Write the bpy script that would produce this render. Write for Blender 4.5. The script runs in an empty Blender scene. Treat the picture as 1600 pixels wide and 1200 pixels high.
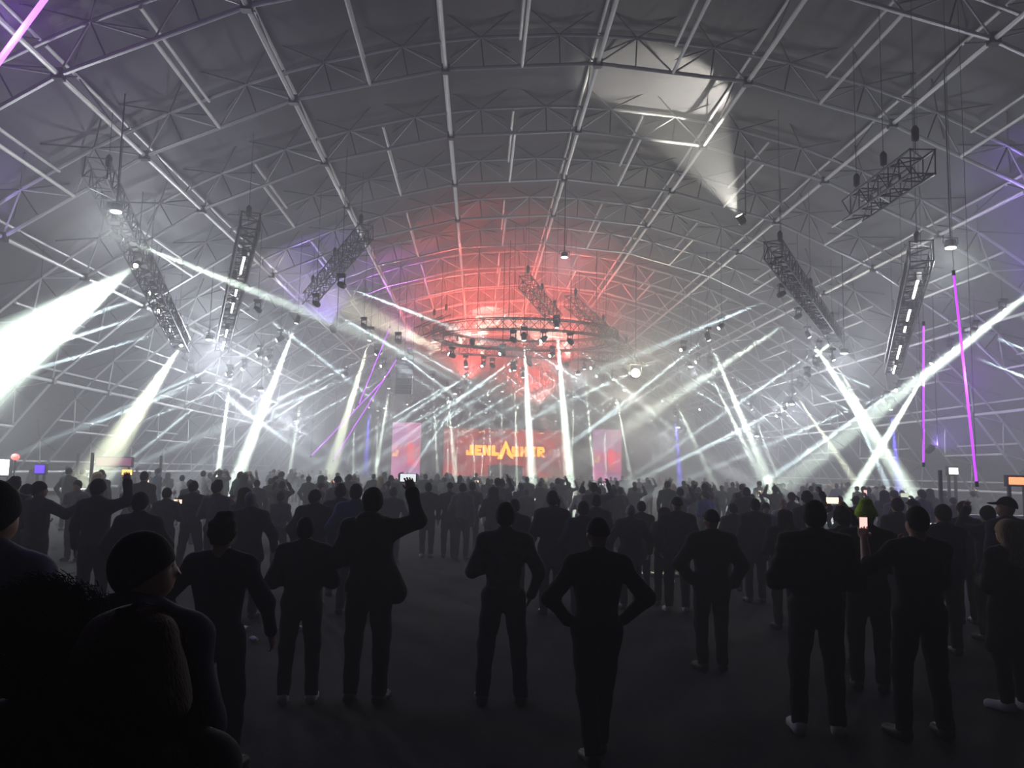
import bpy, math, random
import numpy as np
from mathutils import Vector, Matrix

random.seed(7)
sc = bpy.context.scene
COL = sc.collection
# ------------------------------------------------------------------ camera
CH = 2.02                                             # camera height in metres
YAW, PITCH, ROLL, FOC = 0.0395181, 0.1075919, 0.0225136, 1253.888
FW = Vector((math.sin(YAW) * math.cos(PITCH), math.cos(YAW) * math.cos(PITCH), math.sin(PITCH)))
_r = Vector((math.cos(YAW), -math.sin(YAW), 0))
_u = _r.cross(FW)
RT = math.cos(ROLL) * _r + math.sin(ROLL) * _u
UP = -math.sin(ROLL) * _r + math.cos(ROLL) * _u
cam = bpy.data.cameras.new('camera')
cam.sensor_width = 36
cam.lens = FOC * 36 / 1600
cam.clip_start = 0.05
cam.clip_end = 500
cam_ob = bpy.data.objects.new('camera', cam)
COL.objects.link(cam_ob)
cam_ob.matrix_world = Matrix(((RT.x, UP.x, -FW.x, 0), (RT.y, UP.y, -FW.y, 0), (RT.z, UP.z, -FW.z, CH), (0, 0, 0, 1)))
sc.camera = cam_ob
# ------------------------------------------------------------------ view, world haze
sc.view_settings.view_transform = 'Standard'
sc.view_settings.look = 'None'
sc.view_settings.gamma = 1
sc.view_settings.use_curve_mapping = False
sc.view_settings.exposure = 0.35
sc.cycles.max_bounces = 1
sc.cycles.diffuse_bounces = 1
sc.cycles.glossy_bounces = 1
sc.cycles.transmission_bounces = 1
sc.cycles.transparent_max_bounces = 32
sc.cycles.volume_bounces = 0
sc.cycles.sample_clamp_direct = 80.0
sc.cycles.sample_clamp_indirect = 3.0
sc.cycles.caustics_reflective = False
sc.cycles.caustics_refractive = False
HAZE, HAZE_BEAM, HAZE_THIN, HAZE_CROSS = 0.019, 0.07, 0.15, 0.17
world = bpy.data.worlds.new('night')
sc.world = world
world.use_nodes = True
wn = world.node_tree
wn.nodes['Background'].inputs[0].default_value = (0, 0, 0, 1)
_vs = wn.nodes.new('ShaderNodeVolumeScatter')
_vs.inputs['Density'].default_value = HAZE
_vs.inputs['Anisotropy'].default_value = 0.1
_vs.inputs['Color'].default_value = (0.93, 0.95, 1.0, 1)
wn.links.new(_vs.outputs[0], wn.nodes['World Output'].inputs['Volume'])
world.cycles.volume_sampling = 'EQUIANGULAR'

# light levels (watts)
P_BEAM = 215000.0
P_FILL = 1000.0
P_RED = 19000.0

def make_light(name, kind, loc, energy, color, parent=None, direction=None, size=0.1, spot=None, blend=0.5):
    L = bpy.data.lights.new(name, kind)
    L.energy = energy
    L.color = color
    L.shadow_soft_size = size
    if spot:
        L.spot_size = math.radians(spot)
        L.spot_blend = blend
    o = bpy.data.objects.new(name, L)
    COL.objects.link(o)
    if parent:
        o.parent = parent
    o.location = loc
    if direction is not None:
        o.rotation_mode = 'QUATERNION'
        o.rotation_quaternion = Vector(direction).to_track_quat('-Z', 'Y')
    return o

# tent cross-section, all in metres: centre of the arch circle, radius of the lower chord, angle between nodes
TX, TZ, TR, TSTEP, BAY, Y0 = 3.40, -13.50, 28.23, 0.168643, 5.0, 18.738
FAR_END = 88.0

NEUT = (.95, 1, 1)
# soft fill lamps, added under the roof to brighten the haze and steelwork (x, y, z, strength, colour)
WHITE, COOL, VIOLET, RED, MAGENTA = (1, .97, .92), (.84, .89, 1.0), (.36, .22, 1.0), (1, .10, .07), (.8, .1, 1)
FILL_LAMPS = [(-9.5, 20.5, 8.4, .42, NEUT), (12.5, 20.5, 8.2, .30, NEUT), (-15.5, 25, 3.9, .75, NEUT), (18.5, 24, 3.9, .5, NEUT), (-11.5, 34, 7.2, 1.6, COOL), (15.8, 34, 7.4, .9, COOL), (3.4, 33, 11.0, .25, COOL),
        (-13, 48, 6.4, 2.2, COOL), (-4.5, 47, 8.4, .7, COOL), (6, 49, 8.0, .45, COOL), (12.5, 47, 8.4, .6, COOL), (19, 48, 6.4, 1.2, COOL),
        (-14, 62, 5.4, 2.8, COOL), (-8, 68, 7, .6, WHITE), (-2, 64, 8, .4, (1, .85, .8)), (5, 68, 8, .45, (1, .7, .65)), (11, 64, 7.6, .5, WHITE), (17, 68, 6, .8, COOL), (21, 60, 5, 2.0, COOL)]

# ------------------------------------------------------------------ pixel <-> place helpers (1600 x 1200 frame)
def at(px, py, d):
    v = FW + RT * ((px - 800) / FOC) + UP * ((600 - py) / FOC)
    return Vector((0, 0, CH)) + v * (d / v.y)

def proj(p):
    v = Vector(p) - Vector((0, 0, CH))
    z = v.dot(FW)
    return 800 + FOC * v.dot(RT) / z, 600 - FOC * v.dot(UP) / z

def ground_x(px, d, z=0.9):
    x = (px - 762) / FOC * d
    for _ in range(6):
        x += (px - proj((x, d, z))[0]) / FOC * d
    return x

def height_at(x, d, py):
    z = 1.7
    for _ in range(6):
        z -= (py - proj((x, d, z))[1]) / FOC * d
    return z

def inside(p, margin=0.6):
    return math.hypot(p.x - TX, p.z - TZ) < TR - margin

def roof_z(x, off=0.0):
    r = TR + off
    return TZ + math.sqrt(max(r * r - (x - TX) ** 2, 0))

# ------------------------------------------------------------------ materials
MATS = {}
def mat(name, color, rough=0.6, metal=0.0, spec=0.3, emit=None, emit_s=0.0, noise=0.0, noise_scale=8.0, bump=0.0, bump_scale=20.0):
    if name in MATS:
        return MATS[name]
    m = bpy.data.materials.new(name)
    m.use_nodes = True
    nt = m.node_tree
    b = nt.nodes['Principled BSDF']
    b.inputs['Base Color'].default_value = (*color, 1)
    b.inputs['Roughness'].default_value = rough
    b.inputs['Metallic'].default_value = metal
    b.inputs['Specular IOR Level'].default_value = spec
    if emit:
        b.inputs['Emission Color'].default_value = (*emit, 1)
        b.inputs['Emission Strength'].default_value = emit_s
    if noise or bump:
        tc = nt.nodes.new('ShaderNodeTexCoord')
        n = nt.nodes.new('ShaderNodeTexNoise')
        n.inputs['Scale'].default_value = noise_scale
        n.inputs['Detail'].default_value = 4
        nt.links.new(tc.outputs['Object'], n.inputs['Vector'])
        if noise:
            r = nt.nodes.new('ShaderNodeValToRGB')
            r.color_ramp.elements[0].position = .3
            r.color_ramp.elements[1].position = .7
            r.color_ramp.elements[0].color = (*[c * (1 - noise) for c in color], 1)
            r.color_ramp.elements[1].color = (*[min(1, c * (1 + noise)) for c in color], 1)
            nt.links.new(n.outputs['Fac'], r.inputs['Fac'])
            nt.links.new(r.outputs['Color'], b.inputs['Base Color'])
        if bump:
            n2 = nt.nodes.new('ShaderNodeTexNoise')
            n2.inputs['Scale'].default_value = bump_scale
            n2.inputs['Detail'].default_value = 3
            nt.links.new(tc.outputs['Object'], n2.inputs['Vector'])
            bp = nt.nodes.new('ShaderNodeBump')
            bp.inputs['Strength'].default_value = bump
            bp.inputs['Distance'].default_value = .05
            nt.links.new(n2.outputs['Fac'], bp.inputs['Height'])
            nt.links.new(bp.outputs['Normal'], b.inputs['Normal'])
    if emit:
        m.cycles.emission_sampling = 'NONE'            # small sources: their lamps light the scene
    MATS[name] = m
    return m

def haze_mat(name, density, color=(1, 1, 1)):
    m = bpy.data.materials.new(name)
    m.use_nodes = True
    nt = m.node_tree
    nt.nodes.clear()
    o = nt.nodes.new('ShaderNodeOutputMaterial')
    v = nt.nodes.new('ShaderNodeVolumeScatter')
    v.inputs['Density'].default_value = density
    v.inputs['Anisotropy'].default_value = 0.15
    v.inputs['Color'].default_value = (*color, 1)
    nt.links.new(v.outputs[0], o.inputs['Volume'])
    m.cycles.volume_sampling = 'EQUIANGULAR'
    return m

M_ALU = mat('brushed_aluminium', (.50, .50, .52), .45, .45, .5, noise=.12, noise_scale=3)
M_PURLIN = mat('galvanised_pipe', (.58, .58, .58), .48, .4, .5, noise=.15, noise_scale=2)
M_BLACKSTEEL = mat('black_steel', (.02, .02, .022), .5, .3, .4)
M_FABRIC = mat('roof_fabric', (.052, .051, .058), .6, 0, .35, noise=.15, noise_scale=1.2, bump=.35, bump_scale=2.2)
M_WALLF = mat('wall_fabric', (.07, .07, .078), .7, 0, .2, noise=.15, noise_scale=1.0, bump=.3, bump_scale=2)
M_FLOOR = mat('dark_asphalt', (.036, .037, .038), .9, 0, .12, noise=.3, noise_scale=1.3, bump=.5, bump_scale=40)
M_PLASTIC = mat('black_plastic', (.015, .015, .016), .45, 0, .4)
M_LENS = mat('lit_lens', (.9, .95, 1), .3, emit=(.9, 1, .97), emit_s=16)
M_HAZE, M_HAZE_THIN = haze_mat('lit_haze', HAZE_BEAM), haze_mat('lit_haze_thin', HAZE_THIN)
M_HAZE_CROSS = haze_mat('lit_haze_cross', HAZE_CROSS)

# ------------------------------------------------------------------ object helpers
def link(o, parent=None):
    COL.objects.link(o)
    if parent is not None:
        o.parent = parent
    return o

def tag(o, label, cat, group=None, kind=None):
    o['label'] = label
    o['category'] = cat
    if group:
        o['group'] = group
    if kind:
        o['kind'] = kind
    return o

def empty(name, loc=(0, 0, 0), rz=0.0):
    o = bpy.data.objects.new(name, None)
    o.empty_display_size = .2
    o.location = loc
    o.rotation_euler = (0, 0, rz)
    return link(o)

def mesh_ob(name, verts, faces, m, parent=None, smooth=False, loc=None):
    me = bpy.data.meshes.new(name)
    me.from_pydata([tuple(v) for v in verts], [], [tuple(f) for f in faces])
    if m is not None:
        for mm in (m if isinstance(m, (list, tuple)) else [m]):
            me.materials.append(mm)
    if smooth:
        me.polygons.foreach_set('use_smooth', [True] * len(me.polygons))
    me.update()
    o = bpy.data.objects.new(name, me)
    if loc is not None:
        o.location = loc
    return link(o, parent)

class MB:
    """collects simple solids into one mesh"""
    def __init__(self):
        self.v, self.f = [], []
    def add(self, verts, faces):
        b = len(self.v)
        self.v += [tuple(v) for v in verts]
        self.f += [tuple(i + b for i in f) for f in faces]
        return self
    def box(self, c, s, rot=None):
        c = Vector(c)
        vs = []
        for dx in (-.5, .5):
            for dy in (-.5, .5):
                for dz in (-.5, .5):
                    p = Vector((dx * s[0], dy * s[1], dz * s[2]))
                    if rot is not None:
                        p = rot @ p
                    vs.append(c + p)
        return self.add(vs, [(0, 1, 3, 2), (4, 6, 7, 5), (0, 4, 5, 1), (2, 3, 7, 6), (0, 2, 6, 4), (1, 5, 7, 3)])
    def bar(self, a, b, ra, rb=None, n=6, caps=True):
        a, b = Vector(a), Vector(b)
        rb = ra if rb is None else rb
        q = (b - a).to_track_quat('Z', 'Y')
        vs = []
        for p, r in ((a, ra), (b, rb)):
            for k in range(n):
                t = 2 * math.pi * k / n
                vs.append(p + q @ Vector((r * math.cos(t), r * math.sin(t), 0)))
        fs = [(k, (k + 1) % n, n + (k + 1) % n, n + k) for k in range(n)]
        if caps:
            fs += [tuple(range(n))[::-1], tuple(range(n, 2 * n))]
        return self.add(vs, fs)
    def lathe(self, prof, n=16, origin=(0, 0, 0)):
        o = Vector(origin)
        vs = [o + Vector((r * math.cos(2 * math.pi * k / n), r * math.sin(2 * math.pi * k / n), z)) for r, z in prof for k in range(n)]
        fs = []
        for j in range(len(prof) - 1):
            for k in range(n):
                fs.append((j * n + k, j * n + (k + 1) % n, (j + 1) * n + (k + 1) % n, (j + 1) * n + k))
        fs += [tuple(range(n))[::-1], tuple(range((len(prof) - 1) * n, len(prof) * n))]
        return self.add(vs, fs)
    def build(self, name, m, parent=None, smooth=False, loc=None):
        return mesh_ob(name, self.v, self.f, m, parent, smooth, loc)

def unit_bar(name, m, n=8):
    b = MB()
    b.bar((0, 0, 0), (0, 0, 1), 1, n=n)
    me = bpy.data.meshes.new(name)
    me.from_pydata(b.v, [], b.f)
    me.materials.append(m)
    return me

BAR_ALU, BAR_PURLIN, BAR_BLACK = unit_bar('alu_bar', M_ALU), unit_bar('purlin_bar', M_PURLIN), unit_bar('black_bar', M_BLACKSTEEL, 6)
def bar_ob(name, me, a, b, r, parent, origin=(0, 0, 0)):
    a, b = Vector(a) - Vector(origin), Vector(b) - Vector(origin)
    d = b - a
    o = bpy.data.objects.new(name, me)
    link(o, parent)
    o.matrix_basis = Matrix.Translation(a) @ d.to_track_quat('Z', 'Y').to_matrix().to_4x4() @ Matrix.Diagonal((r, r, d.length, 1))
    return o

# ------------------------------------------------------------------ THE SETTING
fl = mesh_ob('floor', [(-42, -14, 0), (48, -14, 0), (48, FAR_END + 2, 0), (-42, FAR_END + 2, 0)], [(0, 1, 2, 3)], M_FLOOR)
tag(fl, 'dark asphalt floor of the event tent', 'floor', kind='structure')

def arc(k, off=0.0):
    t = k * TSTEP
    return TX + (TR + off) * math.sin(t), TZ + (TR + off) * math.cos(t)
KG = math.acos(-TZ / TR) / TSTEP                       # where the lower chord meets the ground
UOFF = 0.92
ARCHES = list(range(-1, 14))
def arch_y(n):
    return Y0 + BAY * n

# roof fabric: one panel for each bay between two arches
ceil_e = empty('ceiling', (TX, 0, 0))
tag(ceil_e, 'dark grey fabric roof skin stretched over the arches', 'ceiling', kind='structure')
kmax = math.acos(-TZ / (TR + 1.15)) / TSTEP
for n in range(-6, 14):
    y0, y1 = arch_y(n), min(arch_y(n + 1), FAR_END)
    nk, ny = 52, 8
    V, F = [], []
    for j in range(ny + 1):
        v = j / ny
        for i in range(nk + 1):
            k = -kmax + 2 * kmax * i / nk
            sag = -.20 * math.sin(math.pi * v) * (1 - .5 * abs(k) / kmax)
            puck = -.05 * abs(math.sin(math.pi * (k * 2 + .5))) * math.cos(math.pi * v) ** 2
            x, z = arc(k, 1.17 + sag + puck)
            V.append((x - TX, y0 + (y1 - y0) * v, max(z, 0)))
    for j in range(ny):
        for i in range(nk):
            a = j * (nk + 1) + i
            F.append((a, a + nk + 1, a + nk + 2, a + 1))
    mesh_ob('fabric_panel', V, F, M_FABRIC, ceil_e, smooth=True)

# rear end wall of the tent
wb = empty('wall_back', (TX, FAR_END, 0))
tag(wb, 'dark fabric end wall of the tent behind the stage', 'wall', kind='structure')
nb = 10
for i in range(nb):
    xa = -24.8 + 49.6 * i / nb
    xb = -24.8 + 49.6 * (i + 1) / nb
    V, F = [], []
    for j in range(7):
        x = xa + (xb - xa) * j / 6
        zt = max(roof_z(TX + x, 1.1), .05)
        w = .06 * math.sin(j * 1.9 + i)
        V += [(x, w, 0), (x, w, zt)]
    for j in range(6):
        F.append((2 * j, 2 * j + 2, 2 * j + 3, 2 * j + 1))
    mesh_ob('wall_panel', V, F, M_WALLF, wb, smooth=True)

# arch trusses
def arch_members(y):
    low, upc, web, post, brace = [], [], [], [], []
    ks = [k for k in range(-6, 7)]
    def L(k):
        x, z = arc(k)
        return Vector((x, y, z))
    def U(k):
        x, z = arc(k, UOFF)
        return Vector((x, y, z))
    lk = [-KG] + ks + [KG]
    for a, b in zip(lk[:-1], lk[1:]):
        low.append((L(a), L(b)))
    uk = [-KG * .985] + [k + q for k in range(-6, 6) for q in (.0, .25, .75)] + [6, KG * .985]
    for a, b in zip(uk[:-1], uk[1:]):
        upc.append((U(a), U(b)))
    for k in range(-6, 6):
        m = (L(k) + L(k + 1)) / 2
        for u in (.25, .75):
            p = U(k + u)
            web.append((L(k) if u < .5 else L(k + 1), p))
            web.append((m, p))
            post.append((p, L(k) + (L(k + 1) - L(k)) * u))
            for dk in (-.2, .2):
                for dy in (-1.25, 1.25):
                    x, z = arc(k + u + dk, 1.03)
                    brace.append((p, Vector((x, y + dy, z))))
    return low, upc, web, post, brace
for n in ARCHES:
    y = arch_y(n)
    o = (TX, y, 0)
    e = empty('arch_truss', o)
    nth = ['nearest', 'second', 'third', 'fourth', 'fifth', 'sixth', 'seventh', 'eighth', 'ninth', 'tenth', 'eleventh', 'twelfth', 'thirteenth', 'fourteenth']
    tag(e, ('silver lattice roof arch just overhead, above the top edge of the view' if n < 0 else
            'silver lattice roof arch, %s one counted from the top edge of the view' % nth[n]), 'roof truss', 'roof arches', 'structure')
    low, upc, web, post, brace = arch_members(y)
    if n <= 4:
        for a, b in low:
            bar_ob('lower_chord', BAR_ALU, a, b, .062, e, o)
        for a, b in upc:
            bar_ob('upper_chord', BAR_ALU, a, b, .055, e, o)
        for a, b in web:
            bar_ob('web_diagonal', BAR_ALU, a, b, .028, e, o)
        for a, b in post:
            bar_ob('web_post', BAR_BLACK, a, b, .022, e, o)
        for a, b in brace:
            bar_ob('fabric_strut', BAR_BLACK, a, b, .026, e, o)
        for k in range(-6, 7):
            x, z = arc(k)
            MB().box((x - TX, 0, z), (.26, .22, .26)).build('node_block', M_BLACKSTEEL, e)
    else:
        for nm, seg, r, m in (('lower_chord', low, .062, M_ALU), ('upper_chord', upc, .055, M_ALU), ('web_lattice', web, .03, M_ALU),
                              ('web_posts', post, .024, M_BLACKSTEEL), ('fabric_struts', brace, .028, M_BLACKSTEEL)):
            mb = MB()
            for a, b in seg:
                mb.bar(a - Vector(o), b - Vector(o), r, n=5)
            c = mb.build(nm, m, e)
            if nm in ('web_lattice', 'web_posts', 'fabric_struts'):
                c['kind'] = 'stuff'

# purlins: twin pipes along the tent at each node, and shorter ones at mid segment in every other bay
for k in range(-6, 7):
    x, z = arc(k)
    xu, zu = arc(k, UOFF)
    e = empty('roof_purlin', (x, 0, z))
    side = 'on the ridge' if k == 0 else '%s one %s of the ridge' % (['first', 'second', 'third', 'fourth', 'fifth', 'sixth'][abs(k) - 1], 'left' if k < 0 else 'right')
    tag(e, 'long twin-pipe roof purlin running to the stage, ' + side, 'purlin', 'roof purlins', 'structure')
    o = (x, 0, z)
    for n in range(-2, 13):
        ya, yb = arch_y(n) + .12, arch_y(n + 1) - .12
        bar_ob('lower_pipe', BAR_PURLIN, (x, ya, z), (x, yb, z), .07, e, o)
        bar_ob('upper_pipe', BAR_PURLIN, (xu, ya, zu), (xu, yb, zu), .05, e, o)
        if n <= 5:
            for q in range(3):
                a = ya + (yb - ya) * q / 3
                b = ya + (yb - ya) * (q + 1) / 3
                p0, p1 = ((x, a, z), (xu, b, zu)) if q % 2 == 0 else ((xu, a, zu), (x, b, z))
                bar_ob('purlin_diagonal', BAR_BLACK, p0, p1, .022, e, o)
for n in range(0, 9, 2):
    for k in range(-6, 6):
        a, b = arc(k), arc(k + 1)
        x, z = (a[0] + b[0]) / 2, (a[1] + b[1]) / 2
        xu, zu = arc(k + .5, UOFF - .12)
        e = empty('tie_purlin', (x, arch_y(n), z))
        tag(e, 'short twin-pipe roof tie in the %s arch bay' % nth[n], 'purlin', 'short roof ties', 'structure')
        o = (x, arch_y(n), z)
        bar_ob('lower_pipe', BAR_PURLIN, (x, arch_y(n), z), (x, arch_y(n + 1), z), .055, e, o)
        bar_ob('upper_pipe', BAR_PURLIN, (xu, arch_y(n), zu), (xu, arch_y(n + 1), zu), .05, e, o)

# ------------------------------------------------------------------ added fill lamps, standing in for light scattered about by the haze
def fill_lamp(x, y, z, s, col, label, group):
    e = empty('fill_lamp', (x, y, z))
    tag(e, label, 'stage light', group)
    zt = roof_z(x) - z
    MB().bar((0, 0, .25), (0, 0, zt), .02, n=6).build('hanging_pipe', M_BLACKSTEEL, e)
    MB().lathe([(.05, .25), (.14, .22), (.16, .05), (.15, .03)], 14).build('lamp_housing', M_PLASTIC, e, smooth=True)
    MB().bar((-.2, 0, .12), (-.2, 0, .3), .015).bar((.2, 0, .12), (.2, 0, .3), .015).bar((-.2, 0, .3), (.2, 0, .3), .015).build('yoke', M_BLACKSTEEL, e)
    m = mat('fill_lens_%d%d%d' % tuple(int(c * 9) for c in col), col, .3, emit=col, emit_s=6)
    MB().lathe([(.14, .03), (.13, .005), (.05, -.01)], 14).build('lens', m, e, smooth=True)
    make_light('fill_light', 'POINT', (0, 0, -.35), P_FILL * s, col, e, size=.35)
    return e
for i, (x, y, z, s, col) in enumerate(FILL_LAMPS):
    fill_lamp(x, y, z, s, col, 'small round added fill lamp hanging from the roof', 'added hanging fill lamps')

# ------------------------------------------------------------------ hanging box trusses
def box_truss(p0, p1, size, label, wires=True):
    p0, p1 = Vector(p0), Vector(p1)
    e = empty('lighting_truss', p0)
    tag(e, label, 'truss', 'hanging lighting trusses')
    d = (p1 - p0)
    L = d.length
    ax = d.normalized()
    sx = ax.cross(Vector((0, 0, 1))).normalized() * size / 2
    sz = sx.normalized().cross(ax) * size / 2
    cs = [sx + sz, sx - sz, -sx - sz, -sx + sz]
    for c in cs:
        bar_ob('chord', BAR_BLACK, c, d + c, .03, e)
    mb = MB()
    n = max(2, int(L / size))
    for i in range(n):
        a, b = d * (i / n), d * ((i + 1) / n)
        for j in range(4):
            c0, c1 = cs[j], cs[(j + 1) % 4]
            if i % 2:
                c0, c1 = c1, c0
            mb.bar(a + c0, b + c1, .016, n=4)
            mb.bar(a + cs[j], a + cs[(j + 1) % 4], .016, n=4)
    lat = mb.build('lattice', M_BLACKSTEEL, e)
    lat['kind'] = 'stuff'
    if wires:
        for t in (.08, .5, .92):
            q = d * t
            w = p0 + q
            zt = roof_z(w.x) - p0.z
            bar_ob('hanging_chain', BAR_BLACK, q + Vector((0, 0, size / 2)), (q.x, q.y, zt), .009, e)
            hb = MB().lathe([(.04, 0), (.08, .05), (.085, .3), (.04, .38)], 10, (q.x, q.y, q.z + size / 2 + .3))
            hb.build('chain_hoist', M_PLASTIC, e, smooth=True)
    return e

TRUSS = [((150, 262, 20), (285, 540, 33), 'black box truss hanging at far left above the brightest white beam'),
         ((392, 345, 24), (347, 540, 36), 'black box truss with white strips, hanging left between the steep roof purlins'),
         ((572, 362, 30), (482, 468, 38), 'black box truss hanging left of the red lit roof'),
         ((1208, 390, 24), (1306, 528, 36), 'black box truss hanging right, above two crossing white beams'),
         ((1440, 392, 20), (1394, 575, 33), 'black box truss with white strips, hanging beside the violet light tubes'),
         ((1442, 252, 17), (1332, 330, 21), 'black box truss tucked up under the roof at upper right')]
for a, b, lb in TRUSS:
    box_truss(at(*a), at(*b), .55, lb)
# white strip lights on two of the trusses
M_STRIP = mat('white_strip_light', (1, 1, 1), .4, emit=(1, .98, .92), emit_s=9)
def strip_row(a, b, fr, lb):
    for t0, t1 in fr:
        def P(t):
            i = 1 / a[2] * (1 - t) + 1 / b[2] * t
            dd = 1 / i
            return at(a[0] + (b[0] - a[0]) * t, a[1] + (b[1] - a[1]) * t, dd) + Vector((0, 0, -.36))
        p, q = P(t0), P(t1)
        e = empty('strip_light', p)
        tag(e, lb, 'strip light', lb.split(' along ')[1] if ' along ' in lb else lb)
        bar_ob('lit_tube', unit_strip, p, q, .035, e, p)
        for c in (p, q):
            MB().box(c - p + Vector((0, 0, .1)), (.14, .14, .22)).build('end_bracket', M_PLASTIC, e)
unit_strip = unit_bar('strip_bar', M_STRIP)
strip_row((392, 345, 24), (347, 540, 36), [(.2, .34), (.47, .52), (.58, .66), (.8, .86), (.9, .97)], 'short white strip light along the black truss at left')
strip_row((1440, 392, 20), (1394, 575, 33), [(.14, .3), (.4, .5), (.55, .6), (.72, .84), (.9, .97)], 'short white strip light along the black truss beside the violet tubes')
# ring truss over the crowd in front of the stage
rc = Vector((2.6, 47, 9.7))
e = empty('ring_truss', rc)
tag(e, 'black circular lattice truss hanging before the stage under white lit roof', 'truss')
RN = 28
for rr, zz in ((4.9, 0), (5.5, 0), (4.9, .6), (5.5, .6)):
    mb = MB()
    for k in range(RN):
        t0, t1 = 2 * math.pi * k / RN, 2 * math.pi * (k + 1) / RN
        mb.bar((rr * math.cos(t0), rr * .75 * math.sin(t0), zz), (rr * math.cos(t1), rr * .75 * math.sin(t1), zz), .035, n=5)
    mb.build('ring_chord', M_BLACKSTEEL, e)
mb = MB()
for k in range(RN * 2):
    t0, t1 = math.pi * k / RN, math.pi * (k + 1) / RN
    A = lambda r, t, z: (r * math.cos(t), r * .75 * math.sin(t), z)
    mb.bar(A(4.9, t0, 0), A(5.5, t1, 0), .02, n=4).bar(A(4.9, t0, .6), A(5.5, t1, .6), .02, n=4)
    mb.bar(A(5.5, t0, 0), A(5.5, t1, .6), .02, n=4).bar(A(4.9, t0, .6), A(4.9, t1, 0), .02, n=4)
lat = mb.build('lattice', M_BLACKSTEEL, e)
lat['kind'] = 'stuff'
for k in range(6):
    t = 2 * math.pi * k / 6 + .3
    x, y = 5.2 * math.cos(t), 3.9 * math.sin(t)
    bar_ob('hanging_chain', BAR_BLACK, (x, y, .6), (x, y, roof_z(rc.x + x) - rc.z), .02, e)
for i, (pa, pb) in enumerate([((655, 520, 44), (700, 500, 46)), ((890, 470, 42), (985, 555, 52)), ((690, 545, 55), (990, 560, 55)), ((820, 440, 38), (870, 500, 44))]):
    box_truss(at(*pa), at(*pb), .6, ['black box truss at the left edge of the ring truss', 'black box truss sloping down right of the ring truss',
              'long black box truss crossing below the ring truss', 'short black box truss in front of the ring truss'][i])

# ------------------------------------------------------------------ moving head lights with their beams
def dfix(x, y):
    d = min(73, 8150 / max(735 - y, 20))
    while not inside(at(x, y, d), 1.1):
        d -= .25
    return d

def beam_len(p, dr):
    t = 0.5
    while t < 75:
        q = p + dr * t
        if q.z < -.3 or q.y > FAR_END - .5 or math.hypot(q.x - TX, q.z - TZ) > TR + 1.0:
            break
        t += .25
    return t

def moving_head(ax, ay, ex, ey, ratio, ha, pw, col=(.84, 1, .93), label=None, group=None, depth=None, lens=None):
    d = depth or dfix(ax, ay)
    p = at(ax, ay, d)
    q = at(ex, ey, d * ratio)
    dr = (q - p).normalized()
    e = empty('moving_head_light', p)
    tag(e, label, 'stage light', group)
    back = -dr
    s = .8 if d < 40 else .95
    pivot = back * (.24 * s)
    rot = dr.to_track_quat('-Z', 'Y').to_matrix()
    hd = MB()
    prof = [(.105, 0), (.135, .02), (.15, .16), (.14, .34), (.09, .44)]
    hd.lathe([(r * s, z * s) for r, z in prof], 12)
    hd.v = [tuple(rot @ Vector(v)) for v in hd.v]
    head_ob = hd.build('lamp_head', M_PLASTIC, e, smooth=True)
    ln = MB().lathe([(.095 * s, .0), (.09 * s, -.012), (.03 * s, -.02)], 12)
    ln.v = [tuple(rot @ Vector(v)) for v in ln.v]
    ln.build('lens', lens or M_LENS, head_ob, smooth=True)
    side = dr.cross(Vector((0, 0, 1)))
    side = side.normalized() if side.length > .1 else Vector((1, 0, 0))
    yk = MB()
    top = pivot + Vector((0, 0, .34 * s))
    for sg in (-1, 1):
        yk.bar(pivot + side * sg * .17 * s, top + side * sg * .17 * s, .03 * s, n=5)
    yk.bar(top + side * .19 * s, top - side * .19 * s, .035 * s, n=5)
    yk.build('yoke', M_PLASTIC, e)
    MB().box(top + Vector((0, 0, .09 * s)), (.36 * s, .30 * s, .13 * s)).build('base_box', M_PLASTIC, e)
    zt = roof_z(p.x + top.x) - p.z
    if zt > top.z + .2:
        MB().bar(top + Vector((0, 0, .15 * s)), (top.x, top.y, zt), .012, n=5).build('hanging_pipe', M_BLACKSTEEL, e)
    Lb = beam_len(p, dr)
    r0 = .10 * s
    r1 = r0 + Lb * math.tan(math.radians(ha))
    bm = MB().bar(dr * .03, dr * Lb, r0, r1, n=14)
    bm.build('light_beam', M_HAZE if ha > 1.05 else (M_HAZE_THIN if ha > .95 else M_HAZE_CROSS), e)
    make_light('beam_lamp', 'SPOT', dr * .05, P_BEAM * pw * 2.5 / ha, col, e, dr, .05, 2 * ha, 1.0)
    return e

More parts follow.
